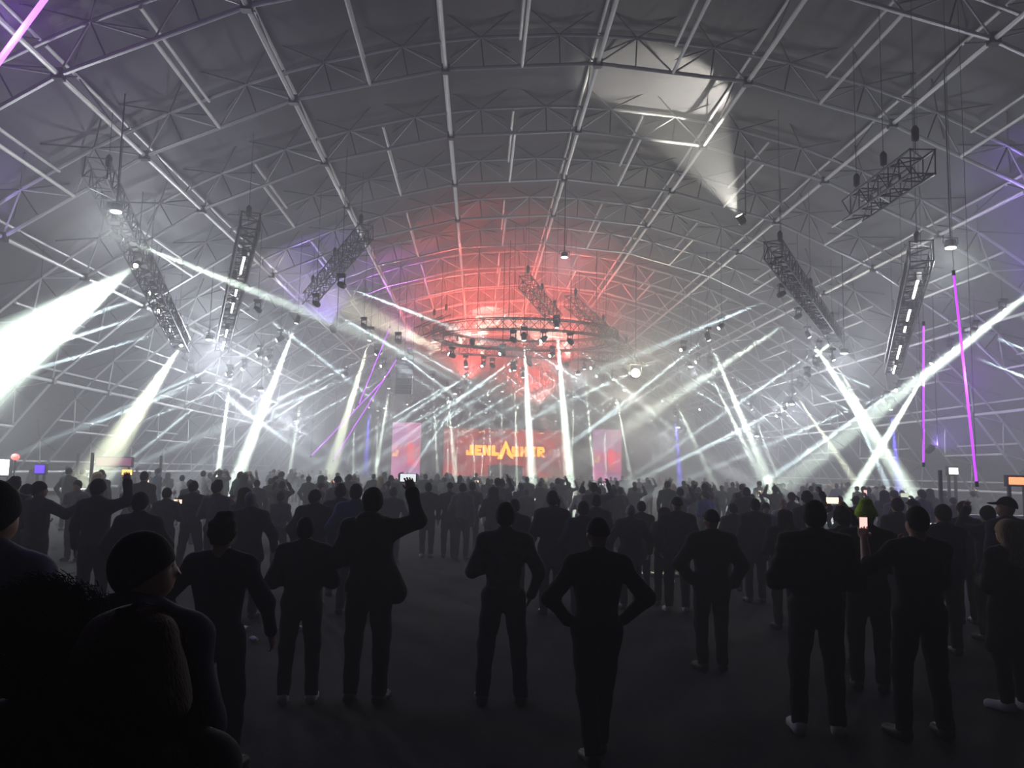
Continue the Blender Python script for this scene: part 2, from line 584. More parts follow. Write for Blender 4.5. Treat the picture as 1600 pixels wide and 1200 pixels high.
GRN, CYN, BLU, YEL = (.82, 1, .88), (.70, .93, 1), (.12, .10, 1), (.92, 1, .74)
SPECIAL = [
 (212, 415, -60, 600, .62, 3.6, 4.4, GRN, 'moving head throwing the brightest wide white beam off the left edge'),
 (190, 373, 700, 575, 1.7, 1.3, 1.0, GRN, 'moving head at the upper left throwing a long faint green-white beam rightward'),
 (283, 540, 80, 845, .68, 2.7, 1.5, YEL, 'moving head throwing a broad yellow-green beam to the floor at left'),
 (463, 505, 363, 765, 1.0, 2.2, 3.0, GRN, 'moving head throwing the thick white beam leaning left of the two left screens'),
 (360, 592, 337, 765, 1.0, 1.7, 2.0, GRN, 'moving head throwing a short steep white beam left of the thickest one'),
 (470, 627, 448, 765, 1.0, 1.5, 1.0, GRN, 'moving head throwing a thin steep beam right of the thickest white one'),
 (577, 532, 508, 765, 1.0, 2.6, 1.1, YEL, 'moving head throwing a wide yellow-green beam left of the pink screen'),
 (608, 607, 583, 765, 1.0, 1.5, 1.1, GRN, 'moving head throwing a steep beam close to the left edge of the pink screen'),
 (819, 532, 832, 765, 1.0, 1.9, 2.2, GRN, 'moving head throwing the tall white beam that crosses the orange lettering'),
 (870, 512, 891, 765, 1.0, 1.9, 2.2, GRN, 'moving head throwing the tall white beam just right of the orange lettering'),
 (699, 605, 713, 765, 1.0, 1.7, 1.8, GRN, 'moving head throwing a white beam between pink screen and orange lettering'),
 (1053, 622, 1120, 765, 1.0, 2.0, 1.1, GRN, 'moving head throwing a white beam beside the blue column of light'),
 (1108, 532, 1207, 765, 1.0, 1.9, 1.9, GRN, 'moving head throwing the upper of two parallel white beams right of centre'),
 (1110, 585, 1197, 765, 1.0, 1.8, 1.6, GRN, 'moving head throwing the lower of two parallel white beams right of centre'),
 (1242, 615, 1345, 765, 1.0, 1.9, 1.2, YEL, 'moving head throwing a yellowish beam left of the big crossing beams'),
 (1265, 527, 1442, 800, .95, 2.6, 2.2, GRN, 'moving head throwing the wide white beam down to the right side crowd'),
 (1303, 563, 1420, 765, .95, 1.4, 1.4, GRN, 'moving head throwing a thin beam alongside the wide right-hand one'),
 (1325, 622, 1392, 770, 1.0, 1.8, 1.2, CYN, 'moving head throwing a cool white beam under the right-hand crossing'),
 (1455, 568, 1330, 775, 1.0, 1.9, 2.4, GRN, 'moving head throwing the bright beam leaning left across the wide right one'),
 (1243, 497, 1000, 655, 1.35, 1.5, 1.6, GRN, 'moving head throwing the thick white beam from right toward the stage'),
 (1216, 462, 960, 570, 1.35, .9, 1.0, CYN, 'moving head throwing a long bluish beam toward the yellow blinder'),
 (1428, 590, 1230, 727, 1.1, 1.1, 1.2, CYN, 'moving head throwing a bluish beam leftward under the violet tubes'),
]
for ax, ay, ex, ey, ra, ha, pw, col, lb in SPECIAL:
    moving_head(ax, ay, ex, ey, ra, ha * 1.4, pw * 1.05, col, lb, None)
moving_head(1668, 412, 1425, 602, 1.25, 2.3, 1.6, GRN, 'moving head beyond the right edge throwing a broad green-white beam inward', None, depth=17)
moving_head(897, 620, 892, 765, 1.0, 1.4, 1.4, GRN, 'moving head throwing a steep beam left of the right pink screen', None)
moving_head(1055, 650, 1064, 768, 1.0, 3.4, 1.6, BLU, 'moving head throwing a deep blue column of light right of the stage', None)
moving_head(577, 637, 570, 765, 1.0, 4.0, 1.2, BLU, 'moving head throwing a deep blue column of light left of the pink screen', None)
moving_head(1392, 640, 1405, 765, 1.0, 3.6, .8, BLU, 'moving head throwing blue light behind the right-hand crossing beams', None)

# narrow crossing beams, by zone: (x, y, ex, ey[, half angle, power])
ZONES = {
 'left': ('moving head with a narrow beam above the left side crowd', [
   (235, 458, 0, 547, .8), (248, 486, 0, 562, .8), (266, 516, 0, 592, .85), (293, 562, 520, 705, 1.25), (303, 580, 480, 715, 1.25), (313, 598, 505, 725, 1.25),
   (432, 532, 250, 612, .95), (401, 555, 230, 628, .95), (420, 578, 230, 655, .95), (378, 577, 300, 640, .95), (407, 487, 565, 610, 1.2), (416, 560, 300, 606, .95), (353, 585, 220, 634, .95)]),
 'left centre': ('moving head with a narrow beam just left of the ring truss', [
   (498, 477, 690, 585, 1.3), (538, 447, 722, 518, 1.3), (572, 512, 705, 615, 1.2), (593, 553, 700, 625, 1.15), (587, 553, 470, 607, .95), (602, 590, 480, 652, .95), (595, 572, 500, 610, .95),
   (536, 587, 430, 652, .95), (553, 640, 552, 745, 1), (590, 642, 588, 740, 1), (676, 592, 684, 740, 1), (625, 535, 700, 577, 1.15), (636, 632, 628, 745, 1), (649, 640, 638, 745, 1), (658, 640, 760, 700, 1.1),
   (615, 620, 720, 690, 1.1), (725, 588, 610, 655, .95)]),
 'stage': ('moving head with a narrow beam in the stage front cluster', [
   (728, 573, 743, 745, 1), (718, 643, 711, 745, 1), (759, 645, 752, 745, 1), (765, 627, 766, 740, 1), (785, 612, 782, 745, 1), (804, 579, 807, 720, 1), (817, 590, 829, 745, 1), (832, 640, 829, 765, 1), (699, 628, 700, 762, 1),
   (868, 658, 877, 750, 1), (894, 650, 893, 762, 1), (913, 577, 928, 745, 1), (941, 600, 947, 745, 1), (958, 593, 990, 765, 1), (968, 645, 985, 765, 1), (1018, 657, 1023, 760, 1),
   (975, 610, 890, 662, .95), (895, 537, 1020, 645, 1.1), (845, 533, 720, 622, .95), (806, 533, 900, 590, 1.1), (789, 554, 880, 632, 1.1), (781, 553, 715, 597, .95), (753, 572, 690, 665, .95), (772, 573, 840, 625, 1.1),
   (797, 579, 720, 620, .95), (870, 575, 750, 645, .95), (830, 570, 920, 632, 1.1), (932, 588, 840, 650, .95), (923, 575, 850, 612, .95), (840, 622, 900, 662, 1.05), (762, 617, 700, 655, .97), (859, 556, 810, 585, .97), (809, 637, 745, 667, .97), (950, 612, 1030, 672, 1.1), (720, 605, 800, 660, 1.05)]),
 'right centre': ('moving head with a narrow beam hung right of the ring truss', [
   (1123, 513, 955, 645, .95), (1064, 547, 985, 583, .95), (1087, 566, 930, 665, .95), (1062, 595, 1200, 680, 1.15), (1077, 577, 1160, 632, 1.15), (1035, 627, 960, 692, .95), (1129, 602, 1260, 695, 1.15), (1112, 570, 1230, 640, 1.15), (1093, 640, 990, 705, .95), (1175, 640, 1205, 720, 1)]),
 'right': ('moving head with a narrow beam above the right side crowd', [
   (1275, 548, 1140, 640, .95), (1400, 610, 1200, 695, .95), (1380, 627, 1230, 730, .95), (1230, 632, 1080, 710, .95), (1222, 640, 1060, 718, .95), (1213, 650, 1040, 730, .95),
   (1278, 570, 1440, 640, 1.15), (1265, 587, 1450, 675, 1.15), (1253, 602, 1380, 670, 1.15), (1490, 545, 1640, 605, .9), (1529, 518, 1650, 565, .9), (1571, 485, 1660, 520, .9), (1310, 525, 1282, 550, 1.12)]),
}
for z, (lb, rows) in ZONES.items():
    for i, (ax, ay, ex, ey, ra) in enumerate(rows):
        steep = abs(ex - ax) < 35
        way = 'steep' if steep else ('left-slanting' if ex < ax else 'right-slanting')
        moving_head(ax, ay, ex, ey, ra, 1.0 if steep else .75, (1.3 if steep else 1.4) * (.7 if z == 'stage' else .85), GRN if steep else CYN, lb.replace('narrow', 'narrow ' + way), 'narrow beam lights, ' + z)

# lamps aimed at the roof
def roof_spot(p, target, ang, energy, col, label, blend=.6):
    p = Vector(p)
    dr = (Vector(target) - p).normalized()
    e = empty('uplight', p)
    tag(e, label, 'stage light', 'lamps aimed at the roof')
    rot = dr.to_track_quat('-Z', 'Y').to_matrix()
    hd = MB().lathe([(.15, 0), (.16, .05), (.15, .3), (.08, .38)], 12)
    hd.v = [tuple(rot @ Vector(v)) for v in hd.v]
    head_ob = hd.build('lamp_head', M_PLASTIC, e, smooth=True)
    ln = MB().lathe([(.135, 0), (.12, -.015), (.04, -.02)], 12)
    ln.v = [tuple(rot @ Vector(v)) for v in ln.v]
    ln.build('lens', mat('uplight_%d%d%d' % tuple(int(c * 9) for c in col), col, .3, emit=col, emit_s=5), head_ob, smooth=True)
    zt = roof_z(p.x) - p.z
    MB().bar((.24, 0, 0), (.24, 0, zt), .02, n=5).box((.12, 0, .05), (.26, .05, .05)).build('hanging_pipe', M_BLACKSTEEL, e)
    make_light('uplight_lamp', 'SPOT', dr * .06, energy, col, e, dr, .08, ang, blend)
roof_spot((9.4, 28.5, 11.6), (6.4, 27, 15.9), 48, 9000, (1, .97, .85), 'lamp lighting a white patch on the roof right of the ridge', .35)
roof_spot((-.5, 44, 9.2), (-.3, 46, 15.8), 150, P_RED * .55, RED, 'red lamp washing the roof, nearest of the four red ones', 1.0)
roof_spot((5.5, 51, 9), (5, 53, 15.8), 150, P_RED * .8, RED, 'red lamp washing the roof, second nearest of the four red ones', 1.0)
roof_spot((-1, 58, 8.5), (-.5, 60, 15.8), 150, P_RED * 1.4, RED, 'red lamp washing the roof, third nearest of the four red ones', 1.0)
roof_spot((5, 66, 7.5), (4, 68, 15.8), 150, P_RED * 2, RED, 'red lamp washing the roof, farthest of the four red ones', 1.0)
roof_spot((-7.5, 40, 9), (-9.6, 42, 14), 95, 2400, VIOLET, 'violet lamp washing the left roof beside the steep truss')
roof_spot((-4.5, 50, 9.5), (-5.6, 49, 15), 80, 3000, (.7, .15, 1), 'magenta lamp washing the roof left of the red glow')
roof_spot((16.5, 23, 7.0), (19.5, 24, 11), 95, 5200, VIOLET, 'violet lamp washing the roof at the right edge')
roof_spot((19, 33, 3.4), (22.5, 34, 6), 110, 2000, VIOLET, 'violet lamp low by the right side wall')
roof_spot((-14, 22, 6.4), (-17, 22, 11), 110, 1500, (.45, .3, 1), 'violet lamp washing the roof at the left edge')
for i, (px, py, an) in enumerate([(765, 480, 15), (722, 500, 14), (745, 515, 12), (850, 498, 17), (880, 512, 14), (800, 495, 12), (690, 520, 10)]):
    dd = 13.9 * 1254 / (735 - py)
    t = at(px, py, min(dd, 80))
    roof_spot((t.x + (i % 3 - 1) * .8, min(dd, 80) - 5.5 - i % 2, 12.4), t, an * 1.9, 42000, (1, .98, .82), 'lamp throwing a yellow-white patch on the roof over the stage', .08)
# lamp by the ring truss aimed back into the roof haze, and the yellow blinder
moving_head(701, 553, 648, 528, .98, 9, .5, (1, .95, .7), 'moving head aimed left, with a wide yellowish fan of light by the ring truss', None, depth=44)
bp = at(993, 583, 46)
e = empty('blinder_lamp', bp)
tag(e, 'dazzling warm yellow blinder lamp hanging right of the ring truss', 'stage light')
_rx = Matrix.Rotation(math.radians(90), 3, 'X')           # turn +Z of the lathe to face the audience (-Y)
hs = MB().lathe([(.26, 0), (.3, -.06), (.3, -.3), (.1, -.42)], 16)
hs.v = [tuple(_rx @ Vector(v)) for v in hs.v]
hs.build('lamp_housing', M_PLASTIC, e, smooth=True)
hs = MB().lathe([(.25, 0), (.24, .05), (.14, .11), (.02, .13)], 16)
hs.v = [tuple(_rx @ Vector(v)) for v in hs.v]
hs.build('lens', mat('blinder_lens', (1, .95, .7), .3, emit=(1, .93, .7), emit_s=60), e, smooth=True)
MB().bar((-.34, 0, 0), (-.34, 0, .5), .02).bar((.34, 0, 0), (.34, 0, .5), .02).bar((-.34, 0, .5), (.34, 0, .5), .02).build('yoke', M_BLACKSTEEL, e)
bar_ob('hanging_pipe', BAR_BLACK, (0, 0, .5), (0, 0, roof_z(bp.x) - bp.z), .02, e)
make_light('blinder_light', 'POINT', (0, -.5, 0), 1500, (1, .92, .65), e, size=.28)

# ------------------------------------------------------------------ violet light tubes
M_TUBE = mat('violet_tube', (.9, .4, 1), .3, emit=(.50, .05, 1), emit_s=1.5)
M_TUBE_HOT = mat('magenta_tube', (.9, .4, 1), .3, emit=(.55, .12, 1), emit_s=3.2)
def light_tube(a, b, da, db, r, label, m=M_TUBE, wire=True, glow=0):
    p, q = at(a[0], a[1], da), at(b[0], b[1], db)
    e = empty('light_tube', q)
    tag(e, label, 'light tube', 'violet light tubes')
    MB().bar((0, 0, 0), p - q, r, n=10).build('glowing_tube', m, e, smooth=False)
    dd = (p - q).normalized()
    MB().bar(-dd * .08, dd * .04, r * 1.4, n=8).build('end_cap', M_PLASTIC, e)
    MB().bar(p - q - dd * .04, p - q + dd * .08, r * 1.4, n=8).build('end_cap', M_PLASTIC, e)
    if glow:
        make_light('tube_light', 'POINT', (p - q) * .5 + Vector((0, -.3, 0)), glow, (.45, .12, 1), e, size=.3)
    if wire:
        for w in (p, q):
            bar_ob('hanging_wire', BAR_BLACK, w - q, (w.x - q.x, w.y - q.y, roof_z(w.x) - q.z), .006, e)
light_tube((78, -12), (-18, 118), 11.5, 10.5, .042, 'glowing magenta light tube slanting across the upper left corner', M_TUBE_HOT, glow=130)
light_tube((1443, 507), (1443, 725), 21, 21, .026, 'shorter upright violet light tube, left of the longer one at right')
light_tube((1490, 428), (1526, 755), 17, 17, .026, 'long slanting violet light tube nearest the right edge', glow=100)
light_tube((609, 512), (561, 631), 42, 44, .03, 'upper violet light tube slanting left of the pink screen')
light_tube((620, 561), (521, 719), 44, 46, .03, 'rightmost violet light tube crossing others left of the pink screen')
light_tube((602, 591), (486, 713), 46, 46, .03, 'lowest violet light tube slanting far left of the pink screen')

# ------------------------------------------------------------------ stage
SY = 74.0
stage = empty('stage', (ground_x(790, SY), SY, 0))
sxc = stage.location.x
tag(stage, 'black stage platform below the orange lettering', 'stage')
for i in range(10):
    MB().box((-11.25 + 2.5 * i, 3, 1.3), (2.46, 7.9, .2)).build('deck_panel', M_BLACKSTEEL, stage)
    MB().box((-11.25 + 2.5 * i, -.98, .6), (2.46, .05, 1.2)).build('front_panel', M_WALLF, stage)
booth = empty('dj_booth', (sxc, SY + 1.2, 1.4))
tag(booth, 'dark DJ booth standing in the middle of the stage', 'booth')
MB().box((0, 0, .5), (3.2, .9, 1.0)).build('booth_front', M_PLASTIC, booth)
MB().box((0, 0, 1.03), (3.5, 1.1, .07)).build('worktop', M_BLACKSTEEL, booth)
for i in (-1, 0, 1):
    MB().box((i * .8, -.05, 1.11), (.5, .4, .09)).build('player_deck', M_PLASTIC, booth)
# LED wall
def led_mat(name, base, c2, strength, scale):
    m = bpy.data.materials.new(name)
    m.use_nodes = True
    nt = m.node_tree
    b = nt.nodes['Principled BSDF']
    b.inputs['Base Color'].default_value = (.02, .02, .02, 1)
    tc = nt.nodes.new('ShaderNodeTexCoord')
    n = nt.nodes.new('ShaderNodeTexNoise')
    n.inputs['Scale'].default_value = scale
    n.inputs['Detail'].default_value = 2
    r = nt.nodes.new('ShaderNodeValToRGB')
    r.color_ramp.elements[0].position = .4
    r.color_ramp.elements[1].position = .62
    r.color_ramp.elements[0].color = (*base, 1)
    r.color_ramp.elements[1].color = (*c2, 1)
    nt.links.new(tc.outputs['Object'], n.inputs['Vector'])
    nt.links.new(n.outputs['Fac'], r.inputs['Fac'])
    nt.links.new(r.outputs['Color'], b.inputs['Emission Color'])
    b.inputs['Emission Strength'].default_value = strength
    m.cycles.emission_sampling = 'NONE'
    return m
wall_c = at(790, 706, SY + 4)
led = empty('led_display', (wall_c.x, SY + 4, 0))
tag(led, 'wide dim red LED wall at the back of the stage with orange lettering', 'screen')
M_LEDRED = led_mat('led_red', (.30, .015, .02), (.55, .05, .04), 1.9, .5)
zc = wall_c.z
for i in range(6):
    MB().box((-5.0 + 2.0 * i, 0, zc - .1), (1.98, .15, 4.6)).build('led_panel', M_LEDRED, led)
MB().box((0, .2, zc - .1), (12.3, .2, 4.9)).build('support_frame', M_BLACKSTEEL, led)
for sx in (-5.6, 5.6):
    MB().box((sx, .3, (zc - 2.3) / 2), (.3, .3, zc - 2.3)).build('support_leg', M_BLACKSTEEL, led)
M_LOGO = mat('orange_led', (1, .4, .05), .4, emit=(1, .30, .02), emit_s=5.5)
u = (SY + 4) / FOC                                      # metres per pixel at the wall
def letter(name, polys, x0, w, h, zb):
    V, F = [], []
    for poly in polys:
        b = len(V)
        for yy in (-.10, -.16):
            V += [(x0 + px * w, yy, zb + pz * h) for px, pz in poly]
        n = len(poly)
        F.append(tuple(range(b + n, b + 2 * n)))
        F += [(b + i, b + (i + 1) % n, b + n + (i + 1) % n, b + n + i) for i in range(n)]
    return mesh_ob(name, V, F, M_LOGO, led)
R = lambda a, b, c, d: [(a, b), (c, b), (c, d), (a, d)]
GL = {'J': [R(.45, 0, 1, 1), R(0, 0, .45, .32), R(0, .32, .25, .5)],
      'E': [R(0, 0, .42, 1), R(.42, 0, 1, .26), R(.42, .37, .86, .63), R(.42, .74, 1, 1)],
      'N': [R(0, 0, .36, 1), R(.64, 0, 1, 1), [(.36, 1), (.36, .55), (.64, 0), (.64, .45)]],
      'L': [R(0, 0, .48, 1), R(.48, 0, 1, .32)],
      'S': [R(0, 0, 1, .28), R(.58, .28, 1, .62), R(0, .36, .58, .64), R(0, .64, .4, 1), R(.4, .74, 1, 1)],
      'H': [R(0, 0, .38, 1), R(.62, 0, 1, 1), R(.38, .36, .62, .64)],
      'R': [R(0, 0, .4, 1), R(.4, .72, .9, 1), R(.66, .45, 1, .8), R(.4, .38, .7, .58), [(.4, .38), (.62, .38), (1.05, 0), (.7, 0)]]}
lw = 11.3 * u
lh = 15.5 * u
zb = zc + (706 - 713) * u + .05
for i, ch in enumerate('JENL'):
    letter('letter_' + ch.lower(), GL[ch], (-61 + i * 13.0) * u, lw, lh, zb)
for i, ch in enumerate('SHER'):
    letter('letter_' + ch.lower(), GL[ch], (9.5 + i * 13.2) * u, lw, lh, zb - .04)
letter('letter_a', [[(.5, 1), (.58, .72), (.30, 0), (0, 0)], [(.5, 1), (1, 0), (.80, .08), (.50, .35), (.62, .30), (.46, .86)]], -13 * u, 26 * u, 29 * u, zb - 5 * u)
# row of small orange lamps above the wall
for i, px in enumerate((722, 731, 750, 754, 769, 776, 788, 803, 808, 826, 845, 848, 865)):
    p = at(px, 673.5 + (px - 720) * .03 + random.uniform(-1, 1), SY + 3.6)
    e = empty('spot_lamp', p)
    tag(e, 'small orange spot lamp in the row above the red LED wall', 'stage light', 'orange lamps above the LED wall')
    MB().lathe([(.1, 0), (.13, .03), (.12, .2), (.05, .26)], 10).build('lamp_housing', M_PLASTIC, e, smooth=True)
    MB().lathe([(.11, 0), (.1, -.03), (.03, -.05)], 10).build('lens', mat('orange_lens', (1, .5, .2), .3, emit=(1, .35, .12), emit_s=8), e, smooth=True)
    bar_ob('hanging_pipe', BAR_BLACK, (0, 0, .2), (0, 0, roof_z(p.x) - p.z), .012, e)
# side screens
def side_screen(x0, x1, y0, y1, label, seedv):
    a, b = at(x0, (y0 + y1) / 2, SY - 1), at(x1, (y0 + y1) / 2, SY - 1)
    zt, zbm = at((x0 + x1) / 2, y0, SY - 1).z, at((x0 + x1) / 2, y1, SY - 1).z
    zbm = max(zbm, .5)
    e = empty('side_screen', ((a.x + b.x) / 2, SY - 1, 0))
    tag(e, label, 'screen')
    w, h = b.x - a.x, zt - zbm
    rnd = random.Random(seedv)
    pal = [(.85, .10, .32), (.70, .16, .45), (.55, .18, .50), (.95, .05, .16)]
    nr = 5
    for i in range(2):
        for j in range(nr):
            c = pal[(1 if j > 2 else (3 if j == 2 else (2 if j < 1 else 0)))] if i else pal[(2 if j > 2 else (0 if j == 2 else 1))]
            m = led_mat('led_pink', c, tuple(min(1, v * 1.15 + .05) for v in c), 1.5, .8)
            MB().box((-w / 4 + i * w / 2, 0, zbm + h * (j + .5) / nr), (w / 2 - .02, .12, h / nr - .02)).build('led_panel', m, e)
    # picture on the screen: a performer with a raised arm
    mp = mat('led_orange_picture', (.02, .02, .02), .5, emit=(1, .45, .25), emit_s=2.4)
    mr = mat('led_red_picture', (.02, .02, .02), .5, emit=(1, .05, .12), emit_s=2.4)
    V = [(w * .05, -.08, zbm + h * .28), (w * .28, -.08, zbm + h * .28), (w * .25, -.08, zbm + h * .62), (w * .05, -.08, zbm + h * .66)]
    mesh_ob('picture_torso', V + [(x, -.062, z) for x, _, z in V], [(0, 1, 2, 3), (4, 5, 1, 0), (5, 6, 2, 1), (6, 7, 3, 2), (7, 4, 0, 3)], mr, e)
    MB().box((-w * .38, -.07, zbm + h * .42), (w * .2, .02, h * .06)).box((-w * .30, -.07, zbm + h * .47), (w * .1, .02, h * .07)).build('picture_arm', mp, e)
    MB().box((0, .16, zbm + h / 2), (w + .2, .18, h + .2)).build('screen_frame', M_BLACKSTEEL, e)
    for s in (-1, 1):
        MB().box((s * w * .4, .2, (zbm) / 2), (.2, .2, zbm)).build('support_leg', M_BLACKSTEEL, e)
side_screen(612, 657, 660, 748, 'tall pink LED screen left of the stage', 3)
side_screen(926, 971, 671, 757, 'tall pink LED screen right of the stage', 5)
# hanging loudspeaker array
p = at(632, 588, 58)
e = empty('speaker_array', p)
tag(e, 'dark hanging loudspeaker array above the left pink screen', 'loudspeaker')
for i in range(8):
    an = .04 * i * i * .25
    MB().box((0, -.02 * i * i * .2, 1.4 - .36 * i), (1.2, .6, .33), Matrix.Rotation(an * .4, 3, 'X')).build('speaker_cabinet', M_PLASTIC, e)
for s in (-.4, .4):
    bar_ob('hanging_chain', BAR_BLACK, (s, 0, 1.5), (s, 0, roof_z(p.x) - p.z), .02, e)
# audience barrier in front of the stage, built as single fence sections
for i in range(11):
    x = sxc - 12.5 + 2.5 * i
    e = empty('crowd_barrier', (x, SY - 3.2, 0))
    tag(e, 'steel crowd barrier section before the stage', 'barrier', 'crowd barriers before the stage')
    mb = MB()
    mb.bar((-1.2, 0, .05), (-1.2, 0, 1.1), .025).bar((1.2, 0, .05), (1.2, 0, 1.1), .025).bar((-1.2, 0, 1.1), (1.2, 0, 1.1), .025)
    mb.build('frame', M_ALU, e)
    MB().box((0, 0, .6), (2.3, .02, .85)).build('sheet', M_WALLF, e)
    MB().box((0, .5, .02), (2.4, 1.0, .04)).build('foot_plate', M_ALU, e)

# ------------------------------------------------------------------ side stalls and signs
def sign(px0, px1, py0, py1, d, col, s, name, label, cat, legs=True, rz=0):
    a, b = at(px0, py1, d), at(px1, py0, d)
    e = empty(name, ((a.x + b.x) / 2, d, 0), rz)
    tag(e, label, cat)
    w, zb_, zt_ = b.x - a.x, a.z, b.z
    m = mat('sign_%s_%d' % (name, px0), (.02, .02, .02), .4, emit=col, emit_s=s)
    MB().box((0, 0, (zb_ + zt_) / 2), (w, .08, zt_ - zb_)).build('lit_face', m, e)
    MB().box((0, .1, (zb_ + zt_) / 2), (w + .1, .12, zt_ - zb_ + .1)).build('casing', M_BLACKSTEEL, e)
    if legs:
        for sx in (-1, 1):
            MB().box((sx * w * .42, .1, (zb_ - .05) / 2), (.07, .07, zb_ - .05)).build('leg', M_BLACKSTEEL, e)
    return e
sign(-8, 14, 718, 742, 26, (.9, 1, 1), 3.2, 'light_box', 'white lit panel at the far left edge above the crowd', 'sign')
sign(55, 69, 727, 739, 26, (.08, .02, 1), 2.5, 'blue_screen', 'small square deep blue screen at left above heads', 'screen')
sign(150, 205, 716, 727, 31, (.32, .06, .18), .8, 'bar_sign', 'long dim pink lit bar sign at left', 'sign')
sign(1484, 1496, 731, 741, 26, (1, .95, .9), 2.0, 'lamp_panel', 'small white lamp panel between the violet tubes', 'sign')
sign(1578, 1606, 746, 757, 20, (1, .35, .15), 1.6, 'orange_sign', 'orange lit sign at the far right edge', 'sign')
p = at(24, 714, 26)
e = empty('red_lantern', (p.x, p.y, 0))
tag(e, 'red round lamp on a pole beside the white lit panel', 'lamp')
MB().bar((0, 0, 0), (0, 0, p.z - .08), .03).build('pole', M_BLACKSTEEL, e)
MB().lathe([(.03, p.z - .1), (.1, p.z - .06), (.12, p.z), (.09, p.z + .07), (.03, p.z + .1)], 12).build('lamp_globe', mat('red_globe', (1, .2, .2), .4, emit=(1, .12, .10), emit_s=2.5), e, smooth=True)
# bar counters under the signs
for px, d, w, lb in ((40, 27, 4.0, 'dark bar counter under the blue screen at left'), (178, 32, 3.4, 'dark bar counter under the pink sign at left'), (1560, 21.5, 3.0, 'dark bar counter under the orange sign at right')):
    e = empty('bar_counter', (ground_x(px, d), d, 0))
    tag(e, lb, 'counter')
    MB().box((0, 0, .52), (w, .6, 1.04)).build('front_panel', M_WALLF, e)
    MB().box((0, 0, 1.08), (w + .2, .8, .07)).build('worktop', M_ALU, e)
    for s in (-1, 1):
        MB().box((s * (w / 2 - .1), .3, 1.7), (.08, .08, 1.2)).build('post', M_BLACKSTEEL, e)
# litter and a cable ramp on the floor
M_WHITE = mat('white_paper', (.75, .75, .75), .7)
for i, (px, py) in enumerate(((408, 938), (424, 985), (397, 1003), (1205, 872), (470, 985), (385, 985))):
    lo, hi = 3.0, 60.0
    for _ in range(40):
        md = (lo + hi) / 2
        if proj((ground_x(px, md, 0), md, 0))[1] > py:
            lo = md
        else:
            hi = md
    d = lo
    e = empty('paper_cup', (ground_x(px, d, 0), d, 0), i * 1.1)
    tag(e, 'crushed white paper cup lying on the asphalt floor', 'cup', 'litter on the floor')
    cup = MB().lathe([(.028, -.06), (.03, -.055), (.042, .05), (.044, .055), (.038, .055)], 12)
    cup.v = [(z, x, max(y * .7, -.03) + .03) for x, y, z in cup.v]
    cup.build('cup_wall', M_WHITE, e, smooth=True)
d = 16.2
e = empty('cable_ramp', (ground_x(1018, d, 0), d, 0))
tag(e, 'low cable ramp with two pale strips for glints on the floor at centre right', 'cable ramp')
mesh_ob('ramp_body', [(-.55, -.28, 0), (.55, -.28, 0), (.55, .28, 0), (-.55, .28, 0), (-.55, -.12, .06), (.55, -.12, .06), (.55, .12, .06), (-.55, .12, .06)],
        [(3, 2, 1, 0), (4, 5, 6, 7), (0, 1, 5, 4), (1, 2, 6, 5), (2, 3, 7, 6), (3, 0, 4, 7)], M_PLASTIC, e)
for yy in (-.2, .2):
    MB().box((0, yy, .045), (1.06, .03, .03)).build('glint_strip', M_WHITE, e)  # white strips standing for bright lines of light reflected by the ramp

# ------------------------------------------------------------------ PEOPLE
# every figure is grown as one smooth surface from blended rounded bones (a distance field turned into a mesh)
def smin(a, b, k):
    h = np.clip(.5 + .5 * (b - a) / k, 0, 1)
    return b * (1 - h) + a * h - k * h * (1 - h)

def f_cone(P, a, b, ra, rb):
    a, b = np.asarray(a, np.float32), np.asarray(b, np.float32)
    ba = b - a
    t = ((P[0] - a[0]) * ba[0] + (P[1] - a[1]) * ba[1] + (P[2] - a[2]) * ba[2]) / max(float(ba @ ba), 1e-9)
    t = np.clip(t, 0, 1)
    d = np.sqrt((P[0] - a[0] - t * ba[0]) ** 2 + (P[1] - a[1] - t * ba[1]) ** 2 + (P[2] - a[2] - t * ba[2]) ** 2)
    return d - (ra + (rb - ra) * t)

def f_ell(P, c, r):
    q = [(P[i] - c[i]) / r[i] for i in range(3)]
    k0 = np.sqrt(q[0] ** 2 + q[1] ** 2 + q[2] ** 2) + 1e-9
    k1 = np.sqrt((q[0] / r[0]) ** 2 + (q[1] / r[1]) ** 2 + (q[2] / r[2]) ** 2) + 1e-9
    return k0 * (k0 - 1) / k1

